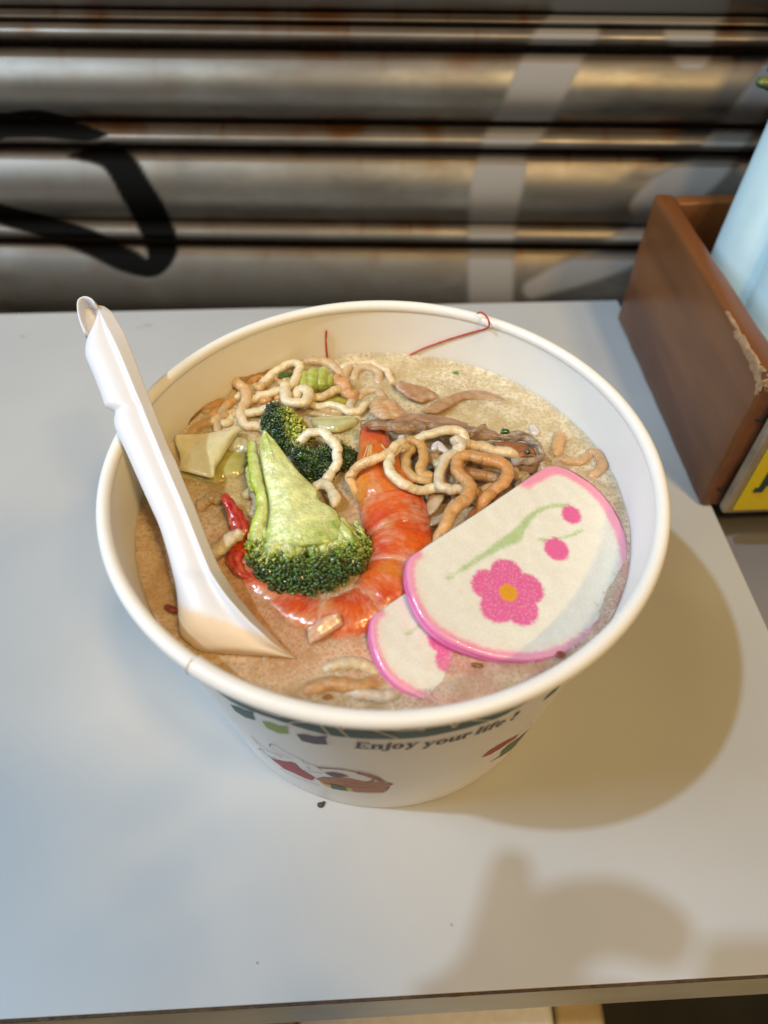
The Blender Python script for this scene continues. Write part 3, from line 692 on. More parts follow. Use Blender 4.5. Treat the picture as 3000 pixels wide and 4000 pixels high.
# foam bubbles
hv, hf = ICO2; keep = hv[:, 2] > -.25; idx = np.cumsum(keep) - 1
hv2 = hv[keep]; hf2 = [[int(idx[i]) for i in q] for q in hf if all(keep[i] for i in q)]
mb = MB(); n = 0
while n < 1500:
    a = rng.uniform(0, 2 * math.pi); r = .078 * math.sqrt(rng.uniform(0, 1)); x, y = r * math.cos(a), r * math.sin(a)
    w = nz((x, y, 0), 60, 4) + (.35 if y < -.02 else -.1)
    if w < rng.uniform(-.5, .5): continue
    s = float(np.clip(rng.lognormal(-7.75, .4), .00022, .0011)); mb.add(hv2 * s + np.array([x, y, broth_z(x, y) - .0001]), hf2); n += 1
for px_ in ([(1356 - i * 1.5, 1240 + i * 3.1) for i in range(40)] + [(1290 - i * 5.5, 1375 + 45 * math.sin(i / 38)) for i in range(70)] + [(812 + i * 2.6, 1425 + i * 1.6) for i in range(46)] + [(620 + i * 5.5, 1392 + 14 * math.sin(i * .2)) for i in range(36)] + [(600 + i * 4, 1296 - .9 * abs(i - 18)) for i in range(46)] + [(395 + i * 4.5, 1040 - i * .3) for i in range(28)] + [(300 + i * 2, 1180 + i * 4) for i in range(30)]):
    for _ in range(2):
        q = sp('D', px_[0] + random.gauss(0, 9), px_[1] + random.gauss(0, 7)); s_ = random.choice((.0002, .00028, .00036, .0005, .0007))
        if math.hypot(q[0], q[1]) < .0778: mb.add(hv2 * s_ + np.array([q[0], q[1], broth_z(q[0], q[1]) - .00005]), hf2)
tag(mb.build('foam_bubbles', M_bub, broth), kind='stuff')

INBOWL = True
# ================================================================== NOODLES
CREAM, GOLD, BROWN, PALE = (.80, .66, .41), (.70, .38, .13), (.57, .26, .08), (.82, .75, .56)
def noodle(label, v, pts, c0=CREAM, c1=None, r=.00172, group='noodles in the soup', seed=None, jit=.085):
    c1 = c1 if c1 is not None else c0; sd = seed if seed is not None else random.uniform(0, 50)
    def cf(u, a, q):
        t = min(1, max(0, u + .35 * nz(q, 160, sd))); c = lerp(c0, c1, t)
        return c * (1 + .16 * nz(q, 420, sd + 2))
    P3 = spath(v, pts)
    if not any(w in label for w in ('stub', 'end floating', 'lump')):
        for i, j in ((0, 1), (-1, -2)):
            d = P3[i] - P3[j]; d /= np.linalg.norm(d); e = P3[i] + d * .0045; e[2] = min(P3[i][2], max(SZ - .0040, P3[i][2] - .0045)); e2 = e + d * .002; e2[2] = e[2] - .002
            P3 = [e2, e] + P3 if i == 0 else P3 + [e, e2]
    pp = catmull(P3, .0011); pp = np.array([q + .00060 * np.array([nz(q, 300, sd), nz(q, 300, sd + 7), .6 * nz(q, 300, sd + 13)]) + .00022 * np.array([nz(q, 800, sd), nz(q, 800, sd + 7), .8 * nz(q, 800, sd + 13)]) for q in pp])
    vv, ff, cc = tube(pp, lambda u: 1.0 * r * (1 + .05 * math.sin(u * 17 + sd)), 18, .00045, jit, sd, .86, colf=cf, jscale=620)
    return tag(mk('noodle', vv, ff, M_noodle, cols=cc), label, 'noodle', group)
noodle('bent golden noodle by the left bowl wall turning pale at its end', 'C3', [(1560, 285, -.2), (1480, 290, .2), (1300, 325, .4), (1120, 385, .6), (980, 430, 1.4), (880, 450, 2.6), (900, 530, 3.4), (990, 610, 3.4), (1000, 720, 3.0), (950, 830, 2.4), (945, 930, 1.8), (1010, 1000, 1.2), (1180, 1030, .6)], GOLD, PALE, r=.0019)
noodle('pale looped noodle around a bit of green near the left wall', 'C3', [(1170, 560, .6), (1260, 470, 1.8), (1370, 390, 3.0), (1480, 335, 3.6), (1570, 350, 3.8), (1570, 430, 3.6), (1520, 540, 3.2), (1400, 610, 3.2), (1260, 660, 2.6), (1130, 700, 1.8), (1020, 760, .6)], PALE, CREAM)
noodle('thick pale noodle curled into a hook above the dark broccoli', 'C4', [(45, 430, 3.8), (40, 540, 4.6), (80, 610, 5.2), (200, 625, 5.2), (285, 570, 5.0), (270, 490, 4.8), (195, 480, 4.2), (165, 535, 3.2)], PALE, CREAM, r=.0020)
noodle('short pale noodle end left of the small dark broccoli', 'C3', [(960, 890, .8), (1090, 860, 2.0), (1220, 815, 2.6), (1340, 780, 2.2)], PALE)
noodle('half sunk translucent noodle beside the left bowl wall', 'C3', [(690, 1050, .1), (710, 930, .2), (770, 800, .3), (850, 690, 0), (930, 640, -.3)], (.54, .44, .27))
noodle('orange half sunk noodle lying along the left bowl wall', 'C3', [(300, 930, -.3), (420, 870, .2), (560, 815, .2), (700, 760, -.4)], (.50, .27, .09), r=.0021)
noodle('orange noodle just above the pale cabbage leaf', 'C3', [(430, 1070, -.2), (530, 990, .2), (650, 945, .2), (790, 900, -.1)], (.56, .36, .17), r=.0019)
noodle('pale noodle at the foot of the vertical red feeler', 'C4', [(150, 190, -.2), (300, 170, .3), (430, 170, .8), (540, 210, .9), (620, 290, .2), (640, 340, -.3)], (.62, .46, .27), r=.0019)
noodle('lumpy orange noodle right of the pale green broccoli piece', 'C4', [(560, 350, .6), (620, 390, 1.5), (690, 440, 1.9), (730, 520, 1.6), (830, 530, 1.0)], (.62, .33, .14), r=.0024, jit=.3)
noodle('pale noodle crossing below the pale green broccoli piece', 'C4', [(300, 570, 2.4), (430, 555, 2.6), (530, 505, 2.4), (620, 475, 2.0)], CREAM, (.60, .42, .2), r=.0017)
noodle('half sunk curled noodle near the back wall', 'C4', [(680, 330, -.3), (720, 270, 0), (760, 225, .1), (830, 240, -.1)], (.58, .42, .23))
noodle('sunken round noodle curl in the foam at the back', 'C4', [(790, 340, -.5), (820, 270, 0), (900, 235, .2), (990, 250, .2), (1050, 310, 0), (1050, 380, -.5)], (.60, .44, .25))
noodle('faint noodle arch left of the fatty meat piece', 'C4', [(830, 570, -.4), (890, 510, .1), (980, 490, .2), (1070, 520, 0), (1100, 590, -.5)], (.58, .43, .25))
noodle('short translucent noodle beside the pale cabbage rib', 'C4', [(770, 600, -.2), (745, 660, .4), (765, 730, .4), (810, 780, -.3)], (.60, .5, .34))
noodle('sunken tan noodle behind the small dark broccoli', 'C4', [(290, 650, .2), (400, 690, .3), (520, 710, .2), (680, 740, -.3)], (.52, .36, .18), r=.0016)
noodle('tan strand under the hooked pale noodle', 'C4', [(280, 720, .1), (380, 745, .5), (500, 755, .3), (620, 775, -.2)], (.50, .38, .2), r=.0014)
noodle('pale noodle arching over the dark broccoli behind the big stalk', 'C4', [(280, 960, 8.5), (350, 935, 8.8), (430, 925, 8.8), (510, 1000, 8.2), (580, 1090, 7.0), (605, 1190, 5.6), (590, 1290, 4.4), (545, 1360, 3.4), (480, 1440, 2.6)], PALE, r=.0018)
noodle('tangled pale noodle lump between broccoli and shrimp head', 'D', [(672, 1062, 1.6), (697, 1047, 3.0), (716, 1060, 3.6), (726, 1082, 3.4), (712, 1094, 2.6)], PALE, r=.0018, jit=.25)
noodle('long pale noodle running across the top of the shrimp', 'C4', [(1290, 1040, 10.6), (1200, 1130, 11.2), (1080, 1195, 11.4), (960, 1245, 10.8), (850, 1300, 9.0), (765, 1380, 6.2), (735, 1450, 4.6), (770, 1500, 4.0)], CREAM, GOLD)
noodle('white stub of noodle over the red tail of the shrimp', 'S', [(440, 385, 1.2), (500, 340, 3.6), (560, 275, 4.8), (625, 240, 5.0)], (.70, .61, .44), r=.0021, jit=.28)
noodle('pale U shaped noodle hanging beside the shrimp head', 'C5', [(160, 690, 10.4), (80, 750, 10.8), (45, 850, 11.2), (70, 950, 11.0), (170, 1040, 9.8), (300, 1090, 7.6), (420, 1095, 5.6), (520, 1075, 4.8)], CREAM, PALE)
noodle('golden noodle curving down from under the beef slice', 'C5', [(210, 645, 7.6), (300, 650, 8.2), (360, 720, 8.2), (365, 810, 8.0), (335, 880, 7.8), (360, 960, 7.2), (450, 990, 6.2)], (.58, .33, .11), (.60, .36, .13))
noodle('small golden noodle loop inside the pale U shaped noodle', 'C5', [(260, 725, 6.6), (205, 790, 7.0), (200, 880, 7.0), (250, 955, 6.8), (330, 1005, 6.4), (420, 1010, 5.8)], (.60, .40, .17))
noodle('pale noodle draped over the long beef slice', 'C5', [(320, 625, 8.6), (400, 590, 10.0), (520, 555, 10.8), (640, 545, 11.0), (720, 575, 10.6), (750, 650, 9.6), (720, 700, 8.6)], (.66, .56, .36), CREAM)
noodle('pale noodle bend left of the brown noodle loop', 'C5', [(690, 745, 8.6), (600, 795, 9.0), (540, 870, 8.8), (505, 970, 8.2), (525, 1050, 7.6), (610, 1095, 7.2), (720, 1100, 6.8)], (.66, .56, .38))
noodle('big brown noodle loop behind the top fish cake slice', 'C5', [(560, 1440, 7.2), (610, 1320, 8.0), (700, 1240, 8.6), (775, 1150, 9.0), (790, 1060, 9.2), (730, 990, 9.4), (675, 900, 9.8), (690, 810, 10.2), (780, 785, 10.4), (900, 805, 10.4), (1030, 835, 10.2), (1130, 890, 9.6), (1145, 970, 8.8), (1090, 1060, 8.0), (1000, 1110, 7.2), (930, 1190, 6.4)], (.60, .34, .13), BROWN, r=.0021)
noodle('golden noodle lying behind the brown noodle loop', 'C5', [(740, 690, 9.4), (830, 690, 9.4), (930, 710, 9.2), (1050, 745, 8.8), (1165, 760, 8.4)], (.60, .37, .14), CREAM, r=.0019)
noodle('pale lump of noodle at the end of the golden one', 'C5', [(610, 655, 9.8), (680, 650, 10.8), (710, 700, 10.4), (660, 760, 9.6)], (.70, .58, .42), r=.0020, jit=.3)
noodle('dull tan noodle in the gap behind the fish cake', 'C5', [(1190, 900, 4.0), (1230, 960, 4.0), (1300, 980, 3.6), (1280, 1020, 3.0)], (.42, .30, .15), r=.0019)
noodle('brown noodle deep below the brown noodle loop', 'C5', [(760, 930, 4.0), (860, 960, 4.4), (980, 980, 4.2), (1060, 1010, 3.6)], (.38, .20, .08), r=.0022)
noodle('pale noodle deep below the small golden loop', 'C5', [(400, 790, 4.0), (480, 860, 4.2), (540, 930, 4.0), (640, 1010, 4.0)], (.42, .32, .2), r=.0019)
noodle('orange noodle end floating upright near the right wall', 'C6', [(725, 355, .2), (730, 440, .5), (705, 530, .1), (650, 610, -.6)], (.60, .36, .15), r=.0022)
noodle('sunken orange noodle beyond the pink edge at the right wall', 'C6', [(1040, 560, -.4), (1110, 575, .1), (1160, 640, .2), (1130, 730, -.1), (1060, 790, -.7)], (.56, .33, .15), r=.0020)
noodle('faint noodle between the beef roll and the right wall', 'C6', [(720, 620, -.5), (820, 645, .1), (930, 650, .1), (1010, 610, -.5)], (.54, .34, .16), r=.0018)
noodle('sunken orange noodle under foam at the front of the bowl', 'L', [(760, 175, -.6), (880, 130, 0), (990, 135, .1), (1100, 150, .1), (1230, 120, -.5)], (.50, .28, .11), r=.0021)
noodle('pale noodle under foam left of the lower fish cake slice', 'D', [(712, 1442, -.5), (745, 1432, .1), (778, 1434, .2), (800, 1446, -.5)], (.60, .49, .30), r=.0019)
noodle('whitish noodle under foam close to the front rim', 'D', [(758, 1492, -.6), (790, 1500, .0), (825, 1507, .0), (850, 1502, -.6)], (.58, .48, .36), r=.0018)
noodle('tan noodle lump behind the red tail of the shrimp', 'S', [(370, 130, -.4), (420, 85, .6), (470, 60, .8), (500, 95, .2)], (.52, .36, .19), r=.0022, jit=.3)
noodle('pale noodle lump left of the broccoli side stem', 'D', [(528, 1078, .2), (545, 1060, 1.4), (556, 1082, 1.2), (545, 1120, .2)], (.62, .55, .36), r=.0017, jit=.25)

TONE = [((.66, .48, .26), 'tan'), ((.66, .38, .16), 'orange'), ((.80, .70, .48), 'pale')]
def strand(x, y, a, n, h0, bend, tone, where, v='C3', per=5.0, amp=34, r=.0016):
    pts = []; L_ = 34
    for i in range(n):
        pts.append((x + amp * math.sin(i * 6.283 / per + bend * 3) * -math.sin(a), y + amp * .8 * math.sin(i * 6.283 / per + bend * 3) * math.cos(a), h0 + .8 * math.sin(i * .9 + bend * 5) - (1.2 if i in (0, n - 1) else 0)))
        x += L_ * math.cos(a); y -= L_ * .8 * math.sin(a); a += bend * .12
    return noodle('%s wavy noodle strand %s' % (TONE[tone][1], where), v, pts, TONE[tone][0], r=r, jit=.12)
WB = 'half sunk in the tangle at the left back of the bowl'
strand(560, 1000, .65, 13, .2, -.4, 0, 'just above the cabbage leaf'); strand(640, 880, .5, 14, -.1, .5, 1, "beside the bent golden noodle's lower end"); strand(800, 700, .35, 13, .3, -.6, 2, 'below the pale looped noodle')
strand(1010, 600, .1, 12, .5, .7, 0, 'between the pale looped noodle and the hooked noodle'); strand(760, 960, .2, 13, .2, .3, 2, "left of the small dark broccoli's top"); strand(1040, 860, .3, 14, .6, -.5, 0, 'below the hooked noodle'); strand(980, 520, .25, 14, .1, -.3, 1, 'along the back wall above the pale looped noodle')
strand(1140, 960, -.1, 12, .3, .6, 2, "right of the small dark broccoli's top"); strand(1300, 500, -.2, 14, .3, -.4, 0, 'behind the pale green broccoli piece'); strand(1180, 720, .15, 15, 1.0, .35, 1, 'crossing in front of the hooked noodle')
WM = 'deep in the heap between the shrimp and the beef slice'
strand(180, 900, -.7, 12, 3.4, .6, 0, 'deep in the heap right beside the shrimp head', 'C5', 5.0, 40, .0018); strand(340, 760, -.35, 14, 3.6, -.5, 1, 'deep in the heap under the draped noodle', 'C5', 6.0, 44, .0018); strand(520, 1050, .3, 13, 3.2, .5, 0, 'deep in the heap under the pale U shaped noodle', 'C5', 5.0, 40, .0018)
strand(470, 830, -.1, 16, 4.8, .25, 2, 'deep in the heap under the brown noodle loop', 'C5', 5.5, 46, .0017); strand(650, 1180, .5, 12, 3.6, -.5, 1, "deep in the heap beside the fish cake's straight edge", 'C5', 5.0, 40, .0018)
noodle('long pale wavy noodle running from the beef towards the dark broccoli', 'C4', [(300, 640, 1.0), (400, 660, 1.6), (520, 640, 1.8), (640, 670, 1.8), (760, 720, 1.6), (850, 700, 1.4), (930, 640, .6)], PALE, CREAM, r=.0015)
noodle('long thin tan noodle curving along the back wall foam', 'C4', [(640, 250, -.2), (760, 210, .3), (900, 190, .3), (1030, 215, .2), (1130, 280, .2), (1180, 370, -.3)], (.74, .60, .38), r=.0014)
# ================================================================== SHRIMP
shrimp = thing('shrimp', sp('D', 700, 1250, -8), 'whole cooked orange shrimp curled in the broth around the big broccoli', 'shrimp')
ORG, RDD, WHT_, YEL = (.66, .115, .014), (.52, .035, .016), (.66, .36, .22), (.64, .27, .02)
body = [sp('D', p[0], p[1], p[2] - (1.2 if p[0] > 570 else .4)) for p in [(838, 1075, 1.6), (862, 1150, 0.8), (868, 1200, .4), (850, 1262, -.6), (800, 1318, -1.6), (735, 1345, -2.2), (665, 1336, -2.6), (605, 1302, -2.6), (556, 1258, -2.2), (520, 1200, -1.0), (508, 1160, .4)]]
BR = catmull(np.array([[.0098], [.0100], [.0098], [.0094], [.0088], [.0080], [.0072], [.0062], [.0052], [.0042], [.0032]]), .001)[:, 0]
P_ = catmull(np.array(body), .0006); NP = len(P_)
rad = np.interp(np.linspace(0, 1, NP), np.linspace(0, 1, len(BR)), BR)
nseg = 7; cuts = [0, .13, .27, .42, .57, .72, .87, 1.0]
for k in range(nseg):
    a, b = cuts[k], cuts[k + 1] + (.022 if k < nseg - 1 else 0); i0, i1 = int(a * (NP - 1)), min(NP - 1, int(b * (NP - 1)))
    pts = P_[i0:i1 + 1]; rr = rad[i0:i1 + 1]; n_ = len(pts)
    def cf(u, ang, q, k=k):
        n1 = nz(q, 130, 3); n2 = .7 * nz(q, 190, 6) + .5 * nz(q, 420, 16); n3 = nz(q, 1500, 9)
        c = lerp(ORG, RDD, min(1, max(0, (.55 if k > 3 else .2) + .9 * n1))); c = lerp(c, YEL, min(.5, max(0, nz(q, 120, 11) - .1) * 2))
        pale = .14 + .8 * n2 + .45 * math.cos(u * 6.283) * (.5 if 1 <= k <= 5 else .2) + .5 * n3
        c = lerp(c, WHT_, min(.75, max(0, pale))); return lerp(c, (.74, .40, .26), .35 * sstep(.84, .95, u))
    def rf(u, rr=rr, n_=n_): 
        x = float(np.interp(u * (n_ - 1), np.arange(n_), rr)); return x * (1.0 + .07 * math.sin(math.pi * min(1, u * 1.02)) ** .6 + .04 * u)
    vv, ff, cc = tube(pts[::max(1, n_ // 14)] if n_ > 20 else pts, rf, 40, .0006, .05, 4 + k, .72, cf, cap=False, jscale=260)
    mk('shell_segment', vv, ff, M_shrimp, shrimp, cols=cc)
# head: carapace, rostrum, eye
hp = [sp('D', *p) for p in [(842, 1120, .4), (836, 1060, 2.2), (822, 1010, 2.8), (812, 970, 2.8), (806, 935, 2.4), (808, 918, 1.8)]]
def hcf(u, a, q):
    st = math.sin(a * 7 + 2 * nz(q, 200, 1)); c = lerp((.66, .17, .02), (.62, .34, .06), min(1, max(0, .35 + .5 * math.cos(a + 2.2))))
    c = lerp(c, (.64, .5, .3), max(0, st - .55) * .9 * (1 - u)); c = lerp(c, (.58, .07, .03), sstep(.55, .9, u))
    return lerp(c, RDD, max(0, nz(q, 220, 8)) * .8)
vv, ff, cc = tube(hp, lambda u: .0112 * (1 - .55 * u ** 1.4) * (.8 + .2 * math.sin(math.pi * min(1, u + .3))), 40, .0007, .07, 3, .62, hcf, jscale=220)
mk('carapace', vv, ff, M_shrimp, shrimp, cols=cc)
for dx, w in ((-34, .0005), (-26, .0006), (-44, .0004), (30, .0005)):
    pp = [sp('D', 838 + dx * 1.15, 1075, 4.2), sp('D', 826 + dx, 1010, 6.2), sp('D', 812 + dx * .35, 958, 7.0)]
    vv, ff, cc = tube(pp, w, 6, .0012, colf=lambda u, a, q: lerp((.66, .26, .05), (.7, .42, .18), u)); mk('shell_ridge', vv, ff, M_shrimp, shrimp, cols=cc)
# tail fan
for pts, w, c0, c1 in (([(524, 1165, 1.4), (512, 1120, 3.6), (492, 1082, 5.6), (484, 1066, 6.2)], .0033, (.50, .06, .035), (.44, .02, .035)), ([(535, 1180, .4), (522, 1140, 2.2), (510, 1110, 3.4), (506, 1098, 3.8)], .0020, (.46, .04, .04), (.38, .02, .04)),
                       ([(520, 1190, 1.2), (508, 1210, 1.2), (520, 1235, 1.4), (545, 1250, .8)], .0028, (.46, .035, .03), (.52, .07, .03))):
    vv, ff, cc = tube(spath('D', pts), lambda u, w=w: w * (1.05 - .75 * u ** 1.2), 22, .0005, .24, 2, .42, lambda u, a, q, c0=c0, c1=c1: lerp(lerp(c0, c1, u), (.62, .16, .06), max(0, nz(q, 500, 3)) * 1.2) * (1 + .35 * math.sin(a * 7 + nz(q, 300) * 3)), jscale=520)
    mk('tail_fin', vv, ff, M_shrimp, shrimp, cols=cc)
# loose white belly flesh
pl = [sp('D', *p) for p in [(655, 1375, 1.4), (690, 1350, 3.2), (722, 1338, 3.8)]]
def ribbon(top, bot, thick, m=8, step=.0009, amp=.0005, sc=260, seed=0, colf=None, arch=0.0):
    A_, B_ = catmull(np.array(top), step), catmull(np.array(bot), step); n = max(len(A_), len(B_)); t = np.linspace(0, 1, n)
    A_ = np.stack([np.interp(t, np.linspace(0, 1, len(A_)), A_[:, i]) for i in range(3)], 1); B_ = np.stack([np.interp(t, np.linspace(0, 1, len(B_)), B_[:, i]) for i in range(3)], 1)
    s = np.linspace(0, 1, m + 1); up, lo, cu = [], [], []
    for i in range(n):
        for j in range(m + 1):
            q = lerp(A_[i], B_[i], s[j]); q = q + np.array([nz(q, sc, seed), nz(q, sc, seed + 4), nz(q, sc, seed + 9) * 1.3]) * amp * (1 + 2 * nz(q, sc * .4, seed + 2))
            q = q + np.array([0, 0, arch * math.sin(math.pi * s[j])])
            ed = min(1, min(s[j], 1 - s[j]) * m / 1.2, min(i, n - 1 - i) / 2 + .15)
            up.append(q + np.array([0, 0, thick * .5 * math.sqrt(max(.05, ed))])); lo.append(q - np.array([0, 0, thick * .5 * math.sqrt(max(.05, ed))]))
            cu.append(colf(t[i], s[j], q) if colf else (1, 1, 1))
    k = m + 1; N_ = n * k; v = up + lo; f = []
    for i in range(n - 1):
        for j in range(m):
            f.append((i * k + j, (i + 1) * k + j, (i + 1) * k + j + 1, i * k + j + 1)); f.append((N_ + i * k + j, N_ + i * k + j + 1, N_ + (i + 1) * k + j + 1, N_ + (i + 1) * k + j))
    for i in range(n - 1):
        f.append((i * k, N_ + i * k, N_ + (i + 1) * k, (i + 1) * k)); f.append((i * k + m, (i + 1) * k + m, N_ + (i + 1) * k + m, N_ + i * k + m))
    for j in range(m):
        f.append((j, j + 1, N_ + j + 1, N_ + j)); f.append(((n - 1) * k + j, N_ + (n - 1) * k + j, N_ + (n - 1) * k + j + 1, (n - 1) * k + j + 1))
    return v, f, cu + cu
def sheet(name, v, top, bot, thick, m, colf, M, parent=None, **k):
    a = ribbon(spath(v, top), spath(v, bot), thick, m, colf=colf, **k); return mk(name, a[0], a[1], M, parent, cols=a[2])
sheet('belly_flesh', 'D', [(662, 1358, 3.0), (695, 1336, 4.0), (732, 1322, 4.2)], [(668, 1392, .6), (700, 1376, 1.6), (742, 1348, 2.4)], .0012, 8,
      lambda t, s, q: lerp((.62, .34, .20), (.66, .48, .36), .5 + .5 * math.sin(s * 16 + t * 4)), M_shrimp, shrimp, amp=.0004)
# feelers stuck to the bowl wall
def feeler(label, vw, pts, r=.00028, tip=None):
    P0 = [on_cone(vw, x, y, -.0005, True) for x, y in pts] + (tip or [])
    vv, ff, cc = tube(P0, r, 8, .0008, .15, 3, jscale=500); return tag(mk('shrimp_feeler', vv, ff, M_thread), label, 'feeler', 'red shrimp feelers on the bowl wall')
feeler('short upright red feeler stuck to the inner back wall of the bowl', 'X', [(291, 228), (288, 290), (291, 350), (298, 418)], .00036)
q0 = [on_z('X', 1345, 180, .1135), on_z('X', 1325, 140, .1145), on_z('X', 1292, 116, .1145), on_z('X', 1262, 124, .114)]
feeler('long slanting red feeler with a hooked tip over the back rim', 'X', [(800, 408), (920, 350), (1080, 292), (1220, 250), (1330, 218)], .00034, q0)

# ================================================================== BROCCOLI
DG, LG, YG = (.012, .045, .008), (.05, .13, .014), (.30, .34, .05)
def buds(mb, blobs, per, size, colf, zmin=None, seed=0):
    r_ = np.random.default_rng(seed)
    for (c, R_) in blobs:
        n = int(per * (R_ / .003) ** 2)
        for i in range(n):
            zz = 1 - 1.75 * (i + .5) / n; a = i * 2.39996 + r_.uniform(-.3, .3); rr = math.sqrt(max(0, 1 - zz * zz))
            d = np.array([rr * math.cos(a), rr * math.sin(a), zz]); q = np.asarray(c) + d * R_ * r_.uniform(.9, 1.1)
            if zmin and q[2] < zmin: continue
            s = size * r_.uniform(.6, 1.35); e = d + r_.normal(0, .45, 3); e /= np.linalg.norm(e); V0 = ICO1[0] * s; mb.add(V0 + np.outer(V0 @ e, e) * r_.uniform(.2, 1.3) + q, ICO1[1], np.asarray(colf(q, d)) * r_.uniform(.4, 1.9))
def core(mb, blobs, col, k=.93):
    for c, R_ in blobs: mb.add(ICO3[0] * R_ * k + np.asarray(c), ICO3[1], np.array(col))
big = thing('broccoli_floret', sp('D', 665, 1180, -4), 'large broccoli floret with pale cut stalk pointing up in the middle of the bowl', 'broccoli', 'broccoli pieces')
# cut stalk: face polygon on a gently tilted plane, thick body behind
face = [(365, 75), (440, 150), (500, 215), (580, 320), (680, 450), (780, 560), (880, 650), (962, 738), (950, 790), (1000, 850), (1100, 900), (1170, 960), (1210, 1050), (1240, 1130), (1230, 1230), (1120, 1310), (960, 1350), (780, 1360), (600, 1360), (440, 1340), (370, 1290), (372, 1190), (395, 1080), (415, 950), (402, 800), (380, 680), (355, 560), (332, 420), (312, 280), (322, 180)]
F_ = np.array([sp('BV', x, y, float(np.interp(y, [75, 300, 700, 1000, 1360], [17, 15, 11.4, 9.0, 6.2]))) for x, y in face]); Fc = catmull(np.vstack([F_, F_[:1]]), .0009)[:-1]
cen = np.array(sp('D', 615, 1120, 9.6)); axis = np.array(sp('D', 572, 930, 17)); endp = np.array(sp('D', 665, 1200, 6.4))
rings = []; cols = []; nF = len(Fc); down = np.array([.0, .25, -1.0]); down /= np.linalg.norm(down)
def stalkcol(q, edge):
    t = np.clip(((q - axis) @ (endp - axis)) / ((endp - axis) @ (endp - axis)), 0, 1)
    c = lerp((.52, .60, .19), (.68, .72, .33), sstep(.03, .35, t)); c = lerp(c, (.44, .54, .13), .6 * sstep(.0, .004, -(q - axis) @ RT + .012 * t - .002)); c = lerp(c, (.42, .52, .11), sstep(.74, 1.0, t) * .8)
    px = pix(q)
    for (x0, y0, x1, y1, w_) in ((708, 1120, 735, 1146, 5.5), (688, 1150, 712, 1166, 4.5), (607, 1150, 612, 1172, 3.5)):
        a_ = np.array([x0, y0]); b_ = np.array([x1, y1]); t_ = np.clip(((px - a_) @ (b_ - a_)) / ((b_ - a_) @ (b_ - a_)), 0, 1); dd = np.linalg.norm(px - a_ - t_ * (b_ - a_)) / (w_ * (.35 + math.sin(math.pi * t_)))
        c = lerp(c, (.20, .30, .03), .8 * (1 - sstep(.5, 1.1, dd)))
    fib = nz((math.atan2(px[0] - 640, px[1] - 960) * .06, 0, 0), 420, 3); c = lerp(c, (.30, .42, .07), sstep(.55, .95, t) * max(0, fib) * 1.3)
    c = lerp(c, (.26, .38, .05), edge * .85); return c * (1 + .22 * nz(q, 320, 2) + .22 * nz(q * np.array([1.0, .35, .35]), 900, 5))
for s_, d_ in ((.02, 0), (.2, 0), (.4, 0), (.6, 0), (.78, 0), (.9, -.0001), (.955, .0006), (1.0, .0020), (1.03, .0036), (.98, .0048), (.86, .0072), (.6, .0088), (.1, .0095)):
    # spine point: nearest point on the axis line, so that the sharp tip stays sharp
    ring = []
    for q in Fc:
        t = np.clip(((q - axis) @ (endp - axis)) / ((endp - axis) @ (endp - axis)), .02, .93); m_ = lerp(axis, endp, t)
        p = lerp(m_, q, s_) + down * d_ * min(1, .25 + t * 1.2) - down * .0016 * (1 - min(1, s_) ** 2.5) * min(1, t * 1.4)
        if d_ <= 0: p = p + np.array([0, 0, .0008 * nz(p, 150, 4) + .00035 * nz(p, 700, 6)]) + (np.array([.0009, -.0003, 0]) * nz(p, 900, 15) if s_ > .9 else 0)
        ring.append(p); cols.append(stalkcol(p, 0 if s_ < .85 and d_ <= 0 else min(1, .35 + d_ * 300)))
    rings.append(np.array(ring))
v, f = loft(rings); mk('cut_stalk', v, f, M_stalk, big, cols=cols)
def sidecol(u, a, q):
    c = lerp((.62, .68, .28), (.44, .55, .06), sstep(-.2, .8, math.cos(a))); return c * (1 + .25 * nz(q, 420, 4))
sr = catmull(np.array([[1.35], [1.9], [2.25], [1.75], [1.7], [2.2], [2.8]]), .02)[:, 0]
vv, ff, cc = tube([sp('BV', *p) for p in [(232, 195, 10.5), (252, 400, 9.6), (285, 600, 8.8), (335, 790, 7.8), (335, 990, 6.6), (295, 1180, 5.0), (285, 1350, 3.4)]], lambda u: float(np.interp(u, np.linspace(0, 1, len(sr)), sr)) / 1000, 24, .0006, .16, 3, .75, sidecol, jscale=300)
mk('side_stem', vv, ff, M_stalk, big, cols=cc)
for pts, r0 in (([(210, 480, 6.6), (215, 620, 6.0), (260, 760, 5.4)], .0016), ([(350, 1120, 5.6), (390, 1230, 5.2), (430, 1340, 4.6)], .0013), ([(250, 1180, 4.6), (228, 1270, 3.8), (235, 1360, 3.0)], .0015), ([(1160, 1040, 7.0), (1240, 1120, 6.2), (1320, 1210, 5.2)], .0019), ([(1090, 1100, 6.4), (1170, 1210, 5.6), (1220, 1300, 4.8)], .0018)):
    vv, ff, cc = tube([sp('BV', *p) for p in pts], lambda u: r0 * (1 - .25 * u), 16, .0007, .25, r0 * 9e3, .9, lambda u, a, q: lerp((.60, .65, .24), (.40, .48, .07), u) * (1 + .3 * nz(q, 500, 2)), jscale=400)
    mk('side_stem', vv, ff, M_stalk, big, cols=cc)
blobs = []
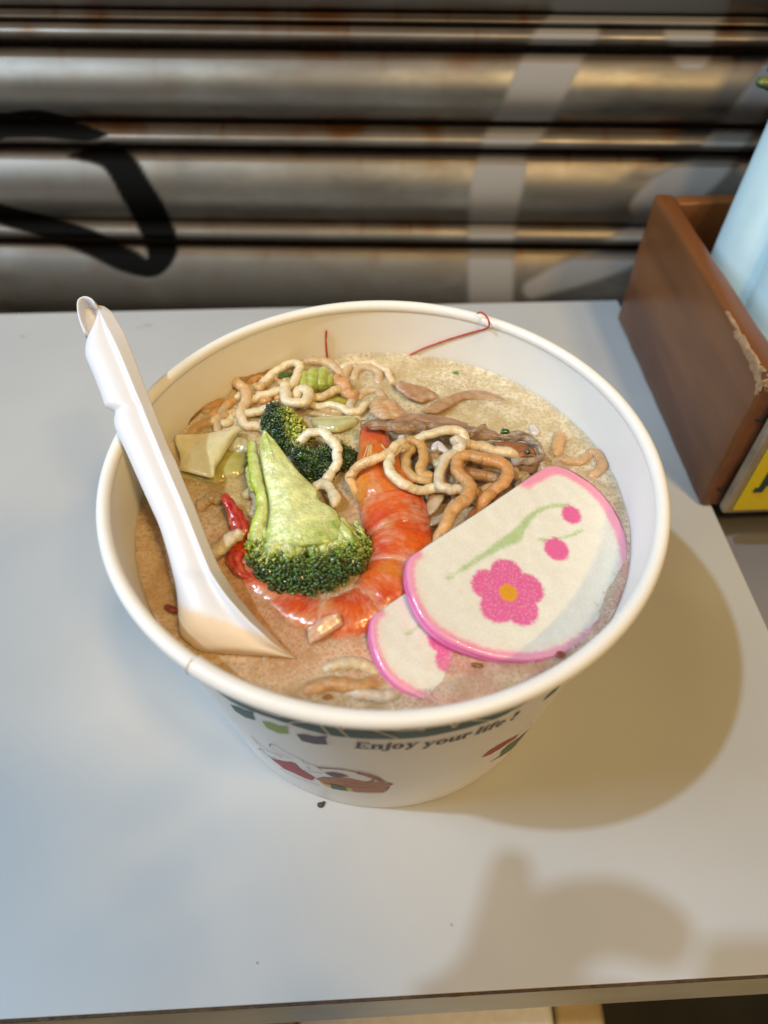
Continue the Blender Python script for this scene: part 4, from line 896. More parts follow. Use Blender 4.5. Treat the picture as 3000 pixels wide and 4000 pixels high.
for x, y, h, r in ((556, 1180, 2.2, 3.0), (560, 1210, 1.6, 3.4), (580, 1235, 1.2, 3.6), (604, 1258, .8, 3.4), (620, 1228, 3.2, 3.4), (650, 1250, 1.6, 3.8), (652, 1225, 4.0, 2.8), (690, 1245, 1.8, 3.8), (690, 1222, 4.2, 3.0), (728, 1238, 1.8, 3.6), (726, 1212, 4.2, 3.2), (760, 1215, 2.4, 3.4), (758, 1190, 4.4, 3.0), (782, 1186, 2.4, 3.0), (786, 1172, 3.4, 2.0), (600, 1212, 4.2, 2.6), (575, 1200, 3.6, 2.4), (630, 1268, .4, 2.4), (668, 1272, .4, 2.6), (705, 1262, .4, 2.8)):
    blobs.append((sp('D', x, y, h), r / 1000))
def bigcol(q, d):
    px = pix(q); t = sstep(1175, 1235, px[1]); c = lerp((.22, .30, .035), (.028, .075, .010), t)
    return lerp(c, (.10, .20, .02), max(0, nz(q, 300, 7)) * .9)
mb = MB(); core(mb, blobs, (.014, .035, .007), .90); mb.build('crown_core', M_bud, big)
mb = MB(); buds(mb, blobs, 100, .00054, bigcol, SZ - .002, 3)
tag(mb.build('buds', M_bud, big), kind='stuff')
r_ = np.random.default_rng(15)
for i in range(17):
    u_ = (i + r_.uniform(-.3, .3)) / 16; x1 = 556 + 228 * u_; x0 = 618 + 110 * u_ + r_.normal(0, 5); y0 = 1128 + r_.uniform(0, 42) - 14 * (u_ - .4); y1 = 1216 - 34 * max(0, u_ - .6) + r_.uniform(-14, 8); rr0 = r_.uniform(.0010, .0019)
    h0 = float(np.interp(y0, [1100, 1185], [8.6, 6.0])) - rr0 * 620
    vv, ff, cc = tube(spath('D', [(x0, y0, h0), (x0 * .5 + x1 * .5, (y0 + y1) / 2, h0 - .3), (x1, y1, 3.6)]), lambda u: rr0 * (.45 + .75 * math.sin(math.pi * (.15 + .6 * u))), 14, .0006, .22, i, .9, lambda u, a, q: lerp((.60, .66, .25), (.16, .28, .03), sstep(.35, .95, u + .5 * nz(q, 400, 2))), jscale=420)
    mk('branchlet', vv, ff, M_stalk, big, cols=cc)
r_ = np.random.default_rng(5); mb = MB()
for i in range(380):
    u_ = r_.uniform(0, 1); x = 552 + 232 * u_; y = 1192 - 26 * u_ ** 2 + r_.normal(0, 9) + 10 * math.sin(u_ * 11); h = r_.uniform(3.6, 6.6) - .8 * abs(u_ - .5)
    if i % 3 == 0: y -= r_.uniform(6, 22); h += .9
    p0 = np.array(sp('D', x, y, h)); dr = np.array(sp('D', x + (x - 655) * .10 + r_.normal(0, 3), y + r_.uniform(6, 16), h - r_.uniform(.3, 1.8))) - p0
    l = np.linalg.norm(dr); dr /= l; e1 = np.cross(dr, [0, 0, 1]); e1 /= np.linalg.norm(e1); e2 = np.cross(dr, e1); wv_ = r_.uniform(.00030, .00055)
    g = lerp((.50, .57, .17), (.03, .085, .012), min(1, max(0, r_.uniform(-.2, 1.1) - (.6 if i % 3 == 0 else 0))))
    mb.add(p0 + ICO1[0][:, :1] * e1 * wv_ + ICO1[0][:, 1:2] * e2 * wv_ + ICO1[0][:, 2:3] * dr * l * .55, ICO1[1], g)
tag(mb.build('bud_stalks', M_bud, big), kind='stuff')

small = thing('broccoli_floret', sp('D', 650, 960, -3), 'small dark broccoli floret half hidden behind the big cut stalk', 'broccoli', 'broccoli pieces')
b2 = [(sp('D', x, y, h), r / 1000) for x, y, h, r in ((592, 888, 5.0, 2.8), (586, 912, 4.2, 3.4), (600, 935, 3.8, 3.8), (618, 905, 5.4, 3.6), (622, 945, 4.0, 4.0), (596, 962, 2.4, 3.4), (640, 962, 3.4, 3.8), (640, 925, 5.6, 3.2), (655, 985, 3.0, 3.6), (680, 1000, 2.6, 3.8), (705, 985, 2.6, 3.6), (700, 1020, 1.6, 3.6), (730, 975, 2.2, 3.2), (738, 1000, 1.6, 3.2), (655, 945, 5.2, 3.0), (752, 985, 1.0, 2.6), (665, 1020, 1.6, 3.2))]
def smallcol(q, d):
    px = pix(q); t = sstep(600, 640, px[0] - .25 * (px[1] - 920)) * (1 - sstep(945, 975, px[1])); c = lerp((.010, .040, .009), (.34, .36, .035), t)
    return lerp(c, (.09, .19, .02), max(0, nz(q, 260, 9)) * .8)
mb = MB(); core(mb, b2, (.02, .055, .012)); mb.build('crown_core', M_bud, small)
mb = MB(); buds(mb, b2, 115, .00050, smallcol, SZ - .002, 8); tag(mb.build('buds', M_bud, small), kind='stuff')
pale = thing('broccoli_piece', sp('D', 684, 820, -3), 'pale yellow green broccoli stem among the noodles near the back wall', 'broccoli', 'broccoli pieces')
for i, (x0, y0, x1, y1, r, h) in enumerate(((662, 842, 655, 806, 2.6, 1.8), (676, 844, 678, 800, 2.8, 2.2), (692, 842, 700, 798, 2.6, 2.0), (706, 838, 716, 812, 2.0, 1.4))):
    vv, ff, cc = tube(spath('D', [(x0, y0, h - .6), ((x0 + x1) / 2, (y0 + y1) / 2, h), (x1, y1, h - .4)]), r / 1000, 14, .0008, .22, i, 1, lambda u, a, q: lerp((.36, .42, .06), (.50, .54, .17), u), jscale=500); mk('stem_strand', vv, ff, M_stalk, pale, cols=cc)
lumps_col = lambda q: np.array((.38, .36, .05)) * (1 + .3 * nz(q, 400, 2))
tag(lumps('broccoli_scrap', sp('D', 722, 872, .2), (.0055, .0032, .0014), M_stalk, colf=lumps_col, amp=.35, sc=400, seed=4), 'olive scrap of broccoli half sunk beside the hooked noodle', 'broccoli', 'broccoli pieces')
tag(lumps('leaf_scrap', sp('D', 618, 810, 2.6), (.0028, .0012, .0010), M_bud, colf=lambda q: np.array((.03, .12, .015)), amp=.4, sc=500, seed=2, rotz=.5), 'tiny dark green scrap inside the pale looped noodle', 'greens')

# ================================================================== CABBAGE
cb = thing('cabbage_leaf', sp('D', 460, 985, -2), 'pale translucent piece of cabbage floating beside the spoon', 'cabbage')
cabc = lambda t, s, q: lerp((.86, .83, .58), (.76, .72, .38), s * .6 + .25 * nz(q, 130, 3))
sheet('leaf_blade', 'A', [(150, 670, 2.2), (215, 655, 3.2), (300, 650, 3.2), (400, 640, 2.6), (470, 618, 3.2), (540, 612, 3.6), (580, 645, 2.6)], [(165, 880, 2.4), (230, 905, 3.6), (310, 925, 4.4), (390, 935, 4.8), (410, 855, 4.4), (470, 760, 3.6), (530, 690, 2.8)], .0013, 22, cabc, M_leaf, cb, amp=.0009, sc=120, arch=.0012)
def cc2(q): return lerp((.46, .42, .07), (.56, .54, .22), .5 + nz(q, 300, 1))
lumps('leaf_rib', sp('A', 480, 850, -.4), (.0085, .0072, .0022), M_leaf, cb, colf=cc2, amp=.22, sc=230, seed=6, rotz=.3)
lumps('leaf_rib', sp('A', 330, 930, -.6), (.0085, .0030, .0018), M_leaf, cb, colf=cc2, amp=.25, sc=230, seed=9, rotz=-.2)
lumps('leaf_rib', sp('A', 560, 740, .8), (.0042, .0036, .0022), M_leaf, cb, colf=lambda q: (.58, .56, .34), amp=.3, sc=300, seed=5)
sheet('cabbage_rib', 'C4', [(320, 790, .2), (450, 770, 1.2), (600, 770, 1.4), (750, 765, 1.0), (830, 790, 0)], [(330, 880, .2), (480, 925, 1.2), (600, 940, 1.2), (720, 900, .8), (810, 870, -.2)], .0016, 10, lambda t, s, q: lerp((.48, .47, .20), (.60, .58, .34), .5 + .4 * math.sin(s * 12)), M_leaf, amp=.0003, arch=.0008)
tag(bpy.data.objects['cabbage_rib'], 'smooth pale green cabbage rib behind the arching noodle', 'cabbage')
def strip(label, pts_t, pts_b):
    a = ribbon(spath('C5', pts_t), spath('C5', pts_b), .0011, 7, colf=lambda t, s, q: lerp((.56, .46, .32), (.48, .36, .24), t), amp=.0003); tag(mk('cabbage_strip', a[0], a[1], M_leaf, cols=a[2]), label, 'cabbage', 'pale cabbage strips')
strip('translucent whitish cabbage strip left of the brown noodle end', [(430, 1130, 2.4), (390, 1230, 2.2), (360, 1290, 1.6), (350, 1330, 1.0)], [(570, 1120, 3.2), (530, 1230, 2.8), (450, 1320, 2.0), (400, 1340, 1.0)])
strip('long whitish cabbage strip touching the fish cake edge', [(640, 1170, 3.2), (590, 1240, 3.0), (520, 1330, 2.4), (350, 1400, 1.2)], [(660, 1230, 3.6), (620, 1310, 3.4), (540, 1400, 2.8), (380, 1460, 1.2)])

# ================================================================== BEEF
BF, BF2, FAT = (.27, .155, .085), (.40, .25, .14), (.62, .43, .25)
beefc = lambda t, s, q: lerp(BF, BF2, min(1, max(0, .35 + .8 * nz(q * np.array([.4, 1, 1]), 420, 3) + .25 * math.sin(s * 14))))
beef = thing('beef_slice', sp('C5', 700, 600, -2), 'long wrinkled brown beef slice folded open at its right end', 'beef', 'meat slices')
a = ribbon([sp('C4', 845, 815, 9.0)] + spath('C5', [(60, 475, 9.6), (200, 460, 9.6), (400, 470, 9.2), (600, 490, 8.8), (800, 520, 8.6), (950, 525, 8.4), (1080, 590, 8.0)]), [sp('C4', 850, 885, 8.2)] + spath('C5', [(60, 555, 8.8), (150, 580, 8.6), (400, 560, 8.2), (600, 600, 8.0), (780, 630, 7.8), (950, 640, 7.4), (1060, 640, 7.4)]), .0016, 9, colf=beefc, amp=.0010, sc=420, arch=.0007); mk('slice_band', a[0], a[1], M_beef, beef, cols=a[2])
a = ribbon(spath('C5', [(60, 475, 8.6), (200, 400, 7.4), (400, 400, 6.6), (600, 430, 6.2), (780, 490, 6.4)]), spath('C5', [(60, 500, 9.0), (200, 470, 9.0), (400, 478, 8.6), (600, 500, 8.2), (800, 530, 8.2)]), .0012, 6, colf=lambda t, s, q: beefc(t, s, q) * np.array([1.25, 1.1, 1.05]), amp=.0004, sc=300); mk('slice_band', a[0], a[1], M_beef, beef, cols=a[2])
greyc = lambda t, s, q: lerp((.25, .175, .12), (.38, .30, .22), min(1, max(0, .4 + .9 * nz(q, 420, 5))))
a = ribbon(spath('C5', [(1060, 590, 8.2), (1150, 580, 8.4), (1260, 570, 8.4), (1370, 600, 8.2), (1450, 680, 7.8), (1490, 760, 7.2)]), spath('C5', [(1060, 640, 7.2), (1160, 640, 7.4), (1260, 640, 7.4), (1340, 670, 7.2), (1410, 720, 6.8), (1440, 770, 6.6)]), .0016, 6, colf=greyc, amp=.0005, sc=380, arch=.0005); mk('slice_band', a[0], a[1], M_beef, beef, cols=a[2])
a = ribbon(spath('C5', [(1170, 795, 7.6), (1260, 815, 7.8), (1360, 800, 7.8), (1490, 760, 7.4)]), spath('C5', [(1180, 870, 6.8), (1280, 870, 6.8), (1380, 860, 6.6), (1480, 820, 6.2)]), .0016, 6, colf=greyc, amp=.0005, sc=380); mk('slice_band', a[0], a[1], M_beef, beef, cols=a[2])
a = ribbon(spath('C5', [(1020, 650, 6.2), (1200, 650, 5.6), (1350, 680, 5.2), (1430, 760, 5.2)]), spath('C5', [(1100, 790, 4.6), (1200, 800, 4.6), (1320, 795, 4.6), (1410, 790, 5.0)]), .0012, 6, colf=lambda t, s, q: lerp((.36, .125, .03), (.20, .09, .05), t + .5 * nz(q, 300)), amp=.0004, sc=300); mk('inner_fold', a[0], a[1], M_beef, beef, cols=a[2])
a = ribbon(spath('C5', [(1200, 860, 6.0), (1320, 880, 6.0), (1440, 840, 5.8)]), spath('C5', [(1200, 930, 2.6), (1330, 960, 3.0), (1420, 930, 3.6)]), .0014, 6, colf=beefc, amp=.0006, sc=300); mk('lower_flap', a[0], a[1], M_beef, beef, cols=a[2])
a = ribbon(spath('C5', [(1440, 850, 6.6), (1445, 880, 6.8), (1450, 910, 6.9)]), spath('C5', [(1475, 830, 6.4), (1480, 880, 6.8), (1520, 905, 6.9)]), .0008, 4, colf=lambda t, s, q: (.55, .38, .26), amp=.0002); mk('stringy_end', a[0], a[1], M_beef, beef, cols=a[2])
def meat(name, label, v, top, bot, thick, colf, **k):
    a = ribbon(spath(v, top), spath(v, bot), thick, 9, colf=colf, **k); tag(mk(name, a[0], a[1], M_beef, cols=a[2]), label, 'beef', 'meat slices')
meat('beef_slice', 'thin brown meat slice lying half sunk in foam behind the long one', 'C5', [(350, 370, .8), (470, 290, 1.6), (590, 235, 1.8), (720, 190, 1.4), (860, 180, 1.0), (1000, 205, .6), (1120, 270, -.3)], [(390, 395, 2.6), (520, 375, 2.2), (640, 310, 1.2), (760, 260, .5), (880, 265, .0), (980, 280, -.4), (1080, 310, -.8)], .0013, lambda t, s, q: lerp((.46, .25, .11), (.40, .27, .17), t + .3 * nz(q, 300)), amp=.0004, sc=200)
meat('beef_slice', 'small ragged brown meat piece with a wet highlight at the back', 'C5', [(60, 120, .8), (170, 85, 1.6), (300, 140, 1.6), (380, 150, 1.6), (500, 230, .2)], [(130, 180, 2.0), (220, 240, 2.0), (340, 290, 1.4), (430, 270, .6), (520, 260, -.4)], .0014, lambda t, s, q: lerp((.44, .24, .12), (.52, .38, .26), max(0, nz(q, 300, 3)) * 1.5), amp=.0006, sc=260)
meat('fatty_meat', 'cream and orange piece of fatty meat above the left end of the beef', 'C4', [(990, 560, 4.0), (1060, 550, 5.2), (1130, 600, 5.6), (1210, 580, 5.0), (1260, 640, 4.0), (1320, 700, 3.0)], [(950, 730, 4.6), (1010, 760, 6.4), (1090, 800, 7.6), (1170, 790, 7.6), (1260, 770, 6.6), (1350, 745, 5.0)], .0022, lambda t, s, q: lerp(FAT, (.60, .30, .10), min(1, max(0, 1.2 - abs(s - .5) * 3 + .8 * nz(q, 300, 1))) * .7), amp=.0009, sc=330)
def fat(label, v, pts, r):
    vv, ff, cc = tube(spath(v, pts), r, 10, .0006, .3, 3, .6, lambda u, a, q: (.66, .60, .58), jscale=600); tag(mk('fat_shred', vv, ff, M_leaf, cols=cc), label, 'fat shred', 'white fat shreds')
fat('white glossy fat shred hanging at the top of the golden noodle', 'C5', [(165, 590, 9.8), (170, 660, 9.6), (165, 750, 9.4)], .0013)
fat('white ragged fat shred under the noodle draped on the beef', 'C5', [(440, 740, 7.0), (500, 670, 8.0), (540, 720, 7.8), (600, 760, 7.2)], .0012)
fat('white floating fat flake behind the beef roll', 'C6', [(420, 300, .2), (470, 320, .3), (500, 390, .2)], .0016)

# ================================================================== FISH CAKES
P1, P2, P3 = sp('D', 884, 1250, 9.5), sp('D', 1190, 1007, 7.5), sp('D', 1310, 1330, -.5)
FN = np.cross(P2 - P1, P3 - P1); FN /= np.linalg.norm(FN); FN = FN if FN[2] > 0 else -FN
FX = (P2 - P1) / np.linalg.norm(P2 - P1); FYv = np.cross(FN, FX); FO = on_plane('D', 1100, 1230, P1, FN)
def f2(x, y): p = on_plane('D', x, y, P1, FN) - FO; return np.array([p @ FX, p @ FYv])
outl = [(902, 1192), (950, 1160), (1000, 1128), (1060, 1088), (1120, 1047), (1165, 1017), (1190, 1006), (1222, 1010), (1262, 1032), (1300, 1064), (1332, 1108), (1352, 1160), (1358, 1215), (1346, 1275), (1318, 1330), (1272, 1378), (1215, 1410), (1150, 1424), (1080, 1420), (1020, 1404), (962, 1378), (920, 1342), (893, 1295), (880, 1245), (884, 1208)]
O2 = catmull(np.array([f2(*p) for p in outl] + [f2(*outl[0])]), .0006)[:-1]
cutn = 6                                       # first outline points up to index 6 are the flat cut side
flat0, flat1 = f2(*outl[0]), f2(*outl[6])
def seg_d(P, a, b):
    ab = b - a; t = np.clip(((P - a) @ ab) / (ab @ ab), 0, 1); return np.linalg.norm(P - (a + t[..., None] * ab), axis=-1)
def arc_d(P): return np.min(np.linalg.norm(P[:, None] - ARC[None], axis=-1), axis=1)
ARC = O2[[i for i in range(len(O2)) if seg_d(O2[i][None], flat0, flat1)[0] > .0006]]
nF = len(O2); cen2 = f2(1105, 1250); nr = 96; F2 = []
for j in range(nr + 1):
    s_ = j / nr
    F2.append(lerp(np.tile(cen2, (nF, 1)), O2, s_))
F2 = np.vstack(F2)
def ssm(a, b, x): t = np.clip((x - a) / (b - a), 0, 1); return t * t * (3 - 2 * t)
fl = f2(1098, 1280); base = np.tile(np.array((.77, .755, .665)), (len(F2), 1)); PK = np.array((.72, .075, .31)); GRS = np.array((.36, .52, .19))
wob = np.array([nz((p[0], p[1], 0), 2600, 8) * .0005 + nz((p[0], p[1], 0), 900, 1) * .00035 + nz((p[0], p[1], 0), 350, 4) * .0003 for p in F2])
c = base.copy()
def blend(c, col, m): return c * (1 - m[:, None]) + np.asarray(col) * m[:, None]
for ln in ([(968, 1250, .0), (1010, 1222, .2), (1050, 1196, .5), (1085, 1174, 1.1), (1112, 1160, 1.5), (1128, 1138, .9), (1150, 1112, .45), (1180, 1096, .35), (1225, 1091, .15)], [(1165, 1165, .0), (1205, 1165, .1), (1232, 1156, .1), (1256, 1146, .0)]):
    q = catmull(np.array([[*f2(x, y), w / 1000] for x, y, w in ln]), .0005); d = np.full(len(F2), 1.0)
    for a in q: d = np.minimum(d, np.hypot(F2[:, 0] - a[0], F2[:, 1] - a[1]) - a[2])
    c = blend(c, GRS, (1 - ssm(-.0003, .0011, d + wob)) * .75)
rel = F2 - fl; ang = np.arctan2(rel[:, 1], rel[:, 0]); r = np.hypot(rel[:, 0], rel[:, 1])
up_ = f2(1092, 1205) - fl; a0 = math.atan2(up_[1], up_[0])
sc5 = np.abs(np.cos(2.5 * (ang - a0))); rp = np.linalg.norm(up_) * .95 * (.745 + .255 * sc5 ** .7)
c = blend(c, PK, (1 - ssm(-.0005, .0008, r - rp + wob)) * np.array([.92 + .5 * min(0, nz((p[0], p[1], 0), 1700, 3)) for p in F2])); c = blend(c, (.72, .34, .03), 1 - ssm(.0024, .0031, r + wob))
for x, y, rr in ((1234, 1112, 20), (1202, 1186, 25)):
    ctr = f2(x, y); R_ = np.linalg.norm(f2(x + rr, y) - ctr); c = blend(c, PK, (1 - ssm(-.0005, .0008, np.hypot(*(F2 - ctr).T) - R_ + wob)) * .9)
dA = arc_d(F2); pk_ = f2(1290, 1050); wide = .0017 + .0018 * (1 - ssm(.012, .034, np.hypot(*(F2 - pk_).T)))
gr = np.array([nz((p[0], p[1], 0), 1500, 6) for p in F2]); c = c * (1 + .05 * gr[:, None]) + .03 * np.maximum(0, gr)[:, None]
c = blend(c, (.82, .14, .42), (1 - ssm(-.0006, .0012, dA - wide + wob)))
c = blend(c, (.84, .62, .52), .4 * (1 - ssm(.0012, .0040, dA - wide * .5 + wob)))
TH = .0050
def cake(name, frame, k, label):
    O_, X_, Y_, N_ = frame; FN = N_
    def to3(P, d): Q = (P - flat0) * k; return O_ + Q[:, :1] * X_ + Q[:, 1:2] * Y_ - N_ * d
    root = thing('fish_cake_slice', to3(cen2[None], TH)[0], label, 'fish cake', 'pink edged fish cake slices')
    edge_drop = np.repeat(np.array([ .0004 * max(0, (j / nr - .965) / .035) ** 2 for j in range(nr + 1)]), nF)
    top = to3(F2, 0) - FN * edge_drop[:, None] + FN * np.array([.00022 * nz((p[0], p[1], 1), 260, 2) for p in F2])[:, None]
    ff = [(j * nF + k, (j + 1) * nF + k, (j + 1) * nF + (k + 1) % nF, j * nF + (k + 1) % nF) for j in range(1, nr) for k in range(nF)]
    ff += [(k, nF + k, nF + (k + 1) % nF) for k in range(nF)]
    o = mk('white_paste', top, ff, M_fish, root, cols=c)
    rings, rc = [], []
    isarc = ssm(.0004, .0012, seg_d(O2, flat0, flat1))[:, None]
    for d_, s_, cl in ((.0003, .999, (.86, .30, .56)), (.0008, 1.012, (.84, .16, .46)), (.0016, 1.018, (.82, .13, .44)), (.0022, 1.014, (.88, .42, .64)), (.0027, 1.018, (.80, .09, .40)), (.0038, 1.016, (.76, .06, .33)), (TH, 1.0, (.72, .05, .30)), (TH, .3, (.7, .6, .5)), (TH, .02, (.7, .6, .5))):
        s2 = 1 + (s_ - 1) * isarc if s_ > .9 else s_
        rings.append(to3(cen2 + (O2 - cen2) * s2, d_)); rc.append(np.asarray(cl) * isarc + np.array((.74, .66, .50)) * (1 - isarc))
    vv, f_ = loft(rings, cap=False); mk('pink_rim', vv, f_, M_rim, root, cols=np.vstack(rc))
    return root
fr1 = (on_plane('D', *outl[0], P1, FN), FX, FYv, FN)
cake('fish_cake_slice', fr1, 1.0, 'top fish cake slice showing the pink flower, yellow centre and green stem')
A1, A2, A3 = sp('D', 822, 1318, 4.6), sp('D', 900, 1255, 3.9), sp('D', 960, 1476, -.3)
N2 = np.cross(A2 - A1, A3 - A1); N2 /= np.linalg.norm(N2); N2 = N2 if N2[2] > 0 else -N2
X2 = (A2 - A1) / np.linalg.norm(A2 - A1)
cake('fish_cake_slice', (A1, X2, np.cross(N2, X2), N2), .86, 'lower fish cake slice mostly covered by the flowered one and foam')

INBOWL = False
# ================================================================== SPOON
B0 = on_z('D', 450, 1210, .1015); P0 = on_z('D', 312, 880, .1190)
ax = (P0 - B0) / np.linalg.norm(P0 - B0); SN = np.cross(ax, RT); SN /= np.linalg.norm(SN); SN = SN if SN @ FW < 0 else -SN
def so(x, y, v='D'): return on_plane(v, x, y, B0, SN)
R3_ = [('SA', (300, 130), (285, 105), (390, 92), 3.0), ('SA', (330, 232), (360, 220), (520, 190), 4.0), ('SA', (240, 420), (430, 350), (610, 330), 4.6), ('SA', (152, 575), (500, 490), (690, 460), 5.0), ('SA', (122, 710), (565, 610), (735, 560), 5.2), ('SA', (128, 830), (610, 705), (770, 650), 5.4), ('SA', (180, 955), (660, 815), (815, 765), 5.4),
       ('SA', (270, 1170), (755, 1040), (905, 1000), 5.4), ('SA', (340, 1350), (840, 1250), (980, 1210), 5.4), ('SA', (388, 1495), (915, 1430), (1050, 1395), 5.4), ('SA', (420, 1552), (942, 1495), (1077, 1465), 5.3), ('SA', (535, 1608), (970, 1560), (1102, 1532), 5.0), ('SA', (556, 1634), (985, 1598), (1116, 1572), 4.8),
       ('SA', (536, 1715), (1018, 1680), (1146, 1652), 5.0), ('SA', (545, 1830), (1065, 1800), (1190, 1770), 5.1), ('SA', (600, 1970), (1120, 1930), (1245, 1900), 5.2), ('SA', (700, 2180), (1215, 2160), (1340, 2140), 5.3),
       ('SB', (110, 560), (560, 410), (700, 375), 5.4), ('SB', (240, 850), (700, 735), (830, 700), 5.6), ('SB', (350, 1090), (820, 1010), (950, 980), 5.8), ('SB', (440, 1290), (920, 1250), (1040, 1215), 6.2), ('SB', (520, 1530), (1020, 1500), (1140, 1470), 6.6), ('SB', (590, 1770), (1120, 1745), (1245, 1720), 7.2), ('SB', (640, 1970), (1220, 1970), (1350, 1945), 8),
       ('SC', (225, 500), (655, 455), (740, 415), 11), ('SC', (243, 680), (770, 620), (848, 588), 12), ('SC', (250, 850), (880, 750), (950, 710), 12), ('SC', (265, 965), (1000, 880), (1058, 840), 11), ('SC', (340, 1045), (1100, 970), (1145, 930), 10), ('SC', (490, 1135), (1200, 1065), (1235, 1025), 8), ('SC', (880, 1165), (1290, 1130), (1310, 1100), 5.5), ('SC', (1230, 1190), (1360, 1180), (1372, 1162), 2.4), ('SC', (1400, 1204), (1412, 1200), (1414, 1196), .5)]
rows = []
for v_, k_, m_, r_, d_ in R3_:
    q = []
    for p in (k_, m_, r_): q += [(V[v_][0] + p[0] * V[v_][2]) / K, (V[v_][1] + p[1] * V[v_][2]) / K]
    rows.append((q[0:2], q[2:4], q[4:6], d_))
rows = catmull(np.array([[*k, *m, *r_, d] for k, m, r_, d in rows], float), 9)
rings, cols = [], []; WPL = np.array((.76, .77, .81))
for row in rows:
    Kp, Mp, Rp, d = so(*row[0:2]), so(*row[2:4]), so(*row[4:6]), row[6] / 1000; ring = []
    w = np.linalg.norm(Mp - Kp)
    lip = min(.0012, w * .15); Li = lerp(Mp, Kp, lip / max(w, 1e-6))
    ring += [Rp + SN * d * .08, lerp(Rp, Mp, .04) + SN * d * .10, lerp(Rp, Mp, .5) + SN * d * .35, lerp(Rp, Mp, .96) + SN * d * .60, Mp + SN * d * .62]
    for s_, dd in ((.03, .615), (.07, .57), (.12, .50), (.17, .475), (.23, .49), (.32, .535), (.45, .565), (.58, .555), (.70, .51), (.80, .43), (.89, .32), (.95, .20), (.985, .10)): ring.append(lerp(Mp, Kp, s_) + SN * d * dd)
    ring += [Kp, lerp(Kp, Mp, .03) - SN * d * .2, lerp(Kp, Mp, .15) - SN * d * .5, lerp(Kp, Mp, .5) - SN * d * .82]
    rings.append(np.array(ring))
v, f = loft(rings)
cols = []
for q in v:
    p = pix(q); wet = sstep(-3, 5, p[1] - (1306 + .36 * (p[0] - 385)) - 5 * nz(q, 200, 1)) if p[0] > 360 else 0
    cols.append(lerp(WPL, (.80, .64, .44), wet * .85))
spoon = thing('soup_spoon', B0, 'white plastic soup spoon leaning out over the left rim of the bowl', 'spoon')
o = mk('spoon_body', v, f, M_plast, spoon, cols=cols)
sub = o.modifiers.new('sub', 'SUBSURF'); sub.levels = 1; sub.render_levels = 2
# curled hook at the end of the handle
hk = [((V['SA'][0] + x * V['SA'][2]) / K, (V['SA'][1] + y * V['SA'][2]) / K) for x, y in ((330, 180), (270, 95), (170, 55), (80, 95), (66, 220), (95, 370), (155, 530))]
H = catmull(np.array([so(*p) for p in hk]), .0008); rings = []
for i, p in enumerate(H):
    t = i / (len(H) - 1); d = .0044 * (1 - .55 * t); T_ = H[min(i + 1, len(H) - 1)] - H[max(i - 1, 0)]; T_ /= np.linalg.norm(T_); n_ = np.cross(T_, SN)
    rings.append(np.array([p + SN * d * math.cos(a) * 1.0 + n_ * .0007 * math.sin(a) for a in np.linspace(0, 2 * math.pi, 16, endpoint=False)]))
v, f = loft(rings); mk('hook', v, f, M_plast, spoon, cols=np.tile(WPL, (len(v), 1)))
web = []
for i in range(0, len(H), 2):
    t = i / (len(H) - 1); e = lerp(so(330, 215, 'SA'), so(165, 525, 'SA'), t)
    web.append(np.array([lerp(H[i], e, q) - SN * (.0012 + .0030 * math.sin(math.pi * min(1, q * .6 + .1))) for q in np.linspace(0, 1, 8)]))
v, f = loft(web, closed=False, cap=False); o = mk('hook_web', v, f, M_plast, spoon, cols=np.tile(WPL, (len(v), 1))); sl = o.modifiers.new('thick', 'SOLIDIFY'); sl.thickness = .0008
# ================================================================== SMALL BITS
def bit(name, label, c, rads, M, col, cat, seed=0, rot=0, group=None):
    tag(lumps(name, c, rads, M, colf=lambda q: np.asarray(col) * (1 + .4 * nz(q, 900, seed)), amp=.4, sc=700, seed=seed, rotz=rot, sub=3), label, cat, group)
bit('scallion_bit', 'small round dark green scallion bit on top of the beef roll', sp('C6', 180, 347, 9.4), (.0015, .0012, .0010), M_bud, (.02, .10, .02), 'scallion', 1, 0, 'green scallion bits')
bit('scallion_bit', 'green scallion flake floating near the back wall', sp('C5', 660, 12, .3), (.0011, .0008, .0005), M_bud, (.10, .28, .04), 'scallion', 2, 0, 'green scallion bits')
bit('scallion_bit', 'dark scallion speck inside the beef roll', sp('C5', 1335, 745, 6.4), (.0008, .0009, .0007), M_bud, (.01, .05, .012), 'scallion', 3, 0, 'green scallion bits')
bit('shrimp_scrap', 'dark red shrimp leg scrap between the spoon and the left rim', sp('D', 371, 1316, .8), (.0022, .0011, .0010), M_shrimp, (.22, .035, .02), 'shrimp scrap', 4, -.4)
bit('chili_flake', 'brown fleck just below the pink edge of the top fish cake', sp('F', 720, 1018, .5), (.0017, .0008, .0006), M_beef, (.22, .08, .02), 'spice fleck', 5, 0, 'brown flecks in the broth')
bit('chili_flake', 'red brown fleck at the right rim below the fish cake', sp('F', 1130, 965, .5), (.0016, .0009, .0006), M_beef, (.30, .06, .03), 'spice fleck', 6, .5, 'brown flecks in the broth')
bit('chili_flake', 'orange fleck in the foam at the very front of the bowl', sp('L', 880, 226, .4), (.0014, .0007, .0005), M_beef, (.30, .12, .02), 'spice fleck', 7, .2, 'brown flecks in the broth')
mb = MB()
for dx, dy, r in ((0, 0, 1.3), (14, -9, .8), (-10, -6, .8), (22, -18, .6), (3, 8, .7)):
    q = on_z('L', 835 + dx, 1003 + dy, .0004); mb.add(ICO2[0] * r / 1000 * np.array([1, .8, .5]) + q, ICO2[1])
tag(mb.build('crumb', M_crumb), 'small dark crumb on the table just in front of the bowl', 'crumb')
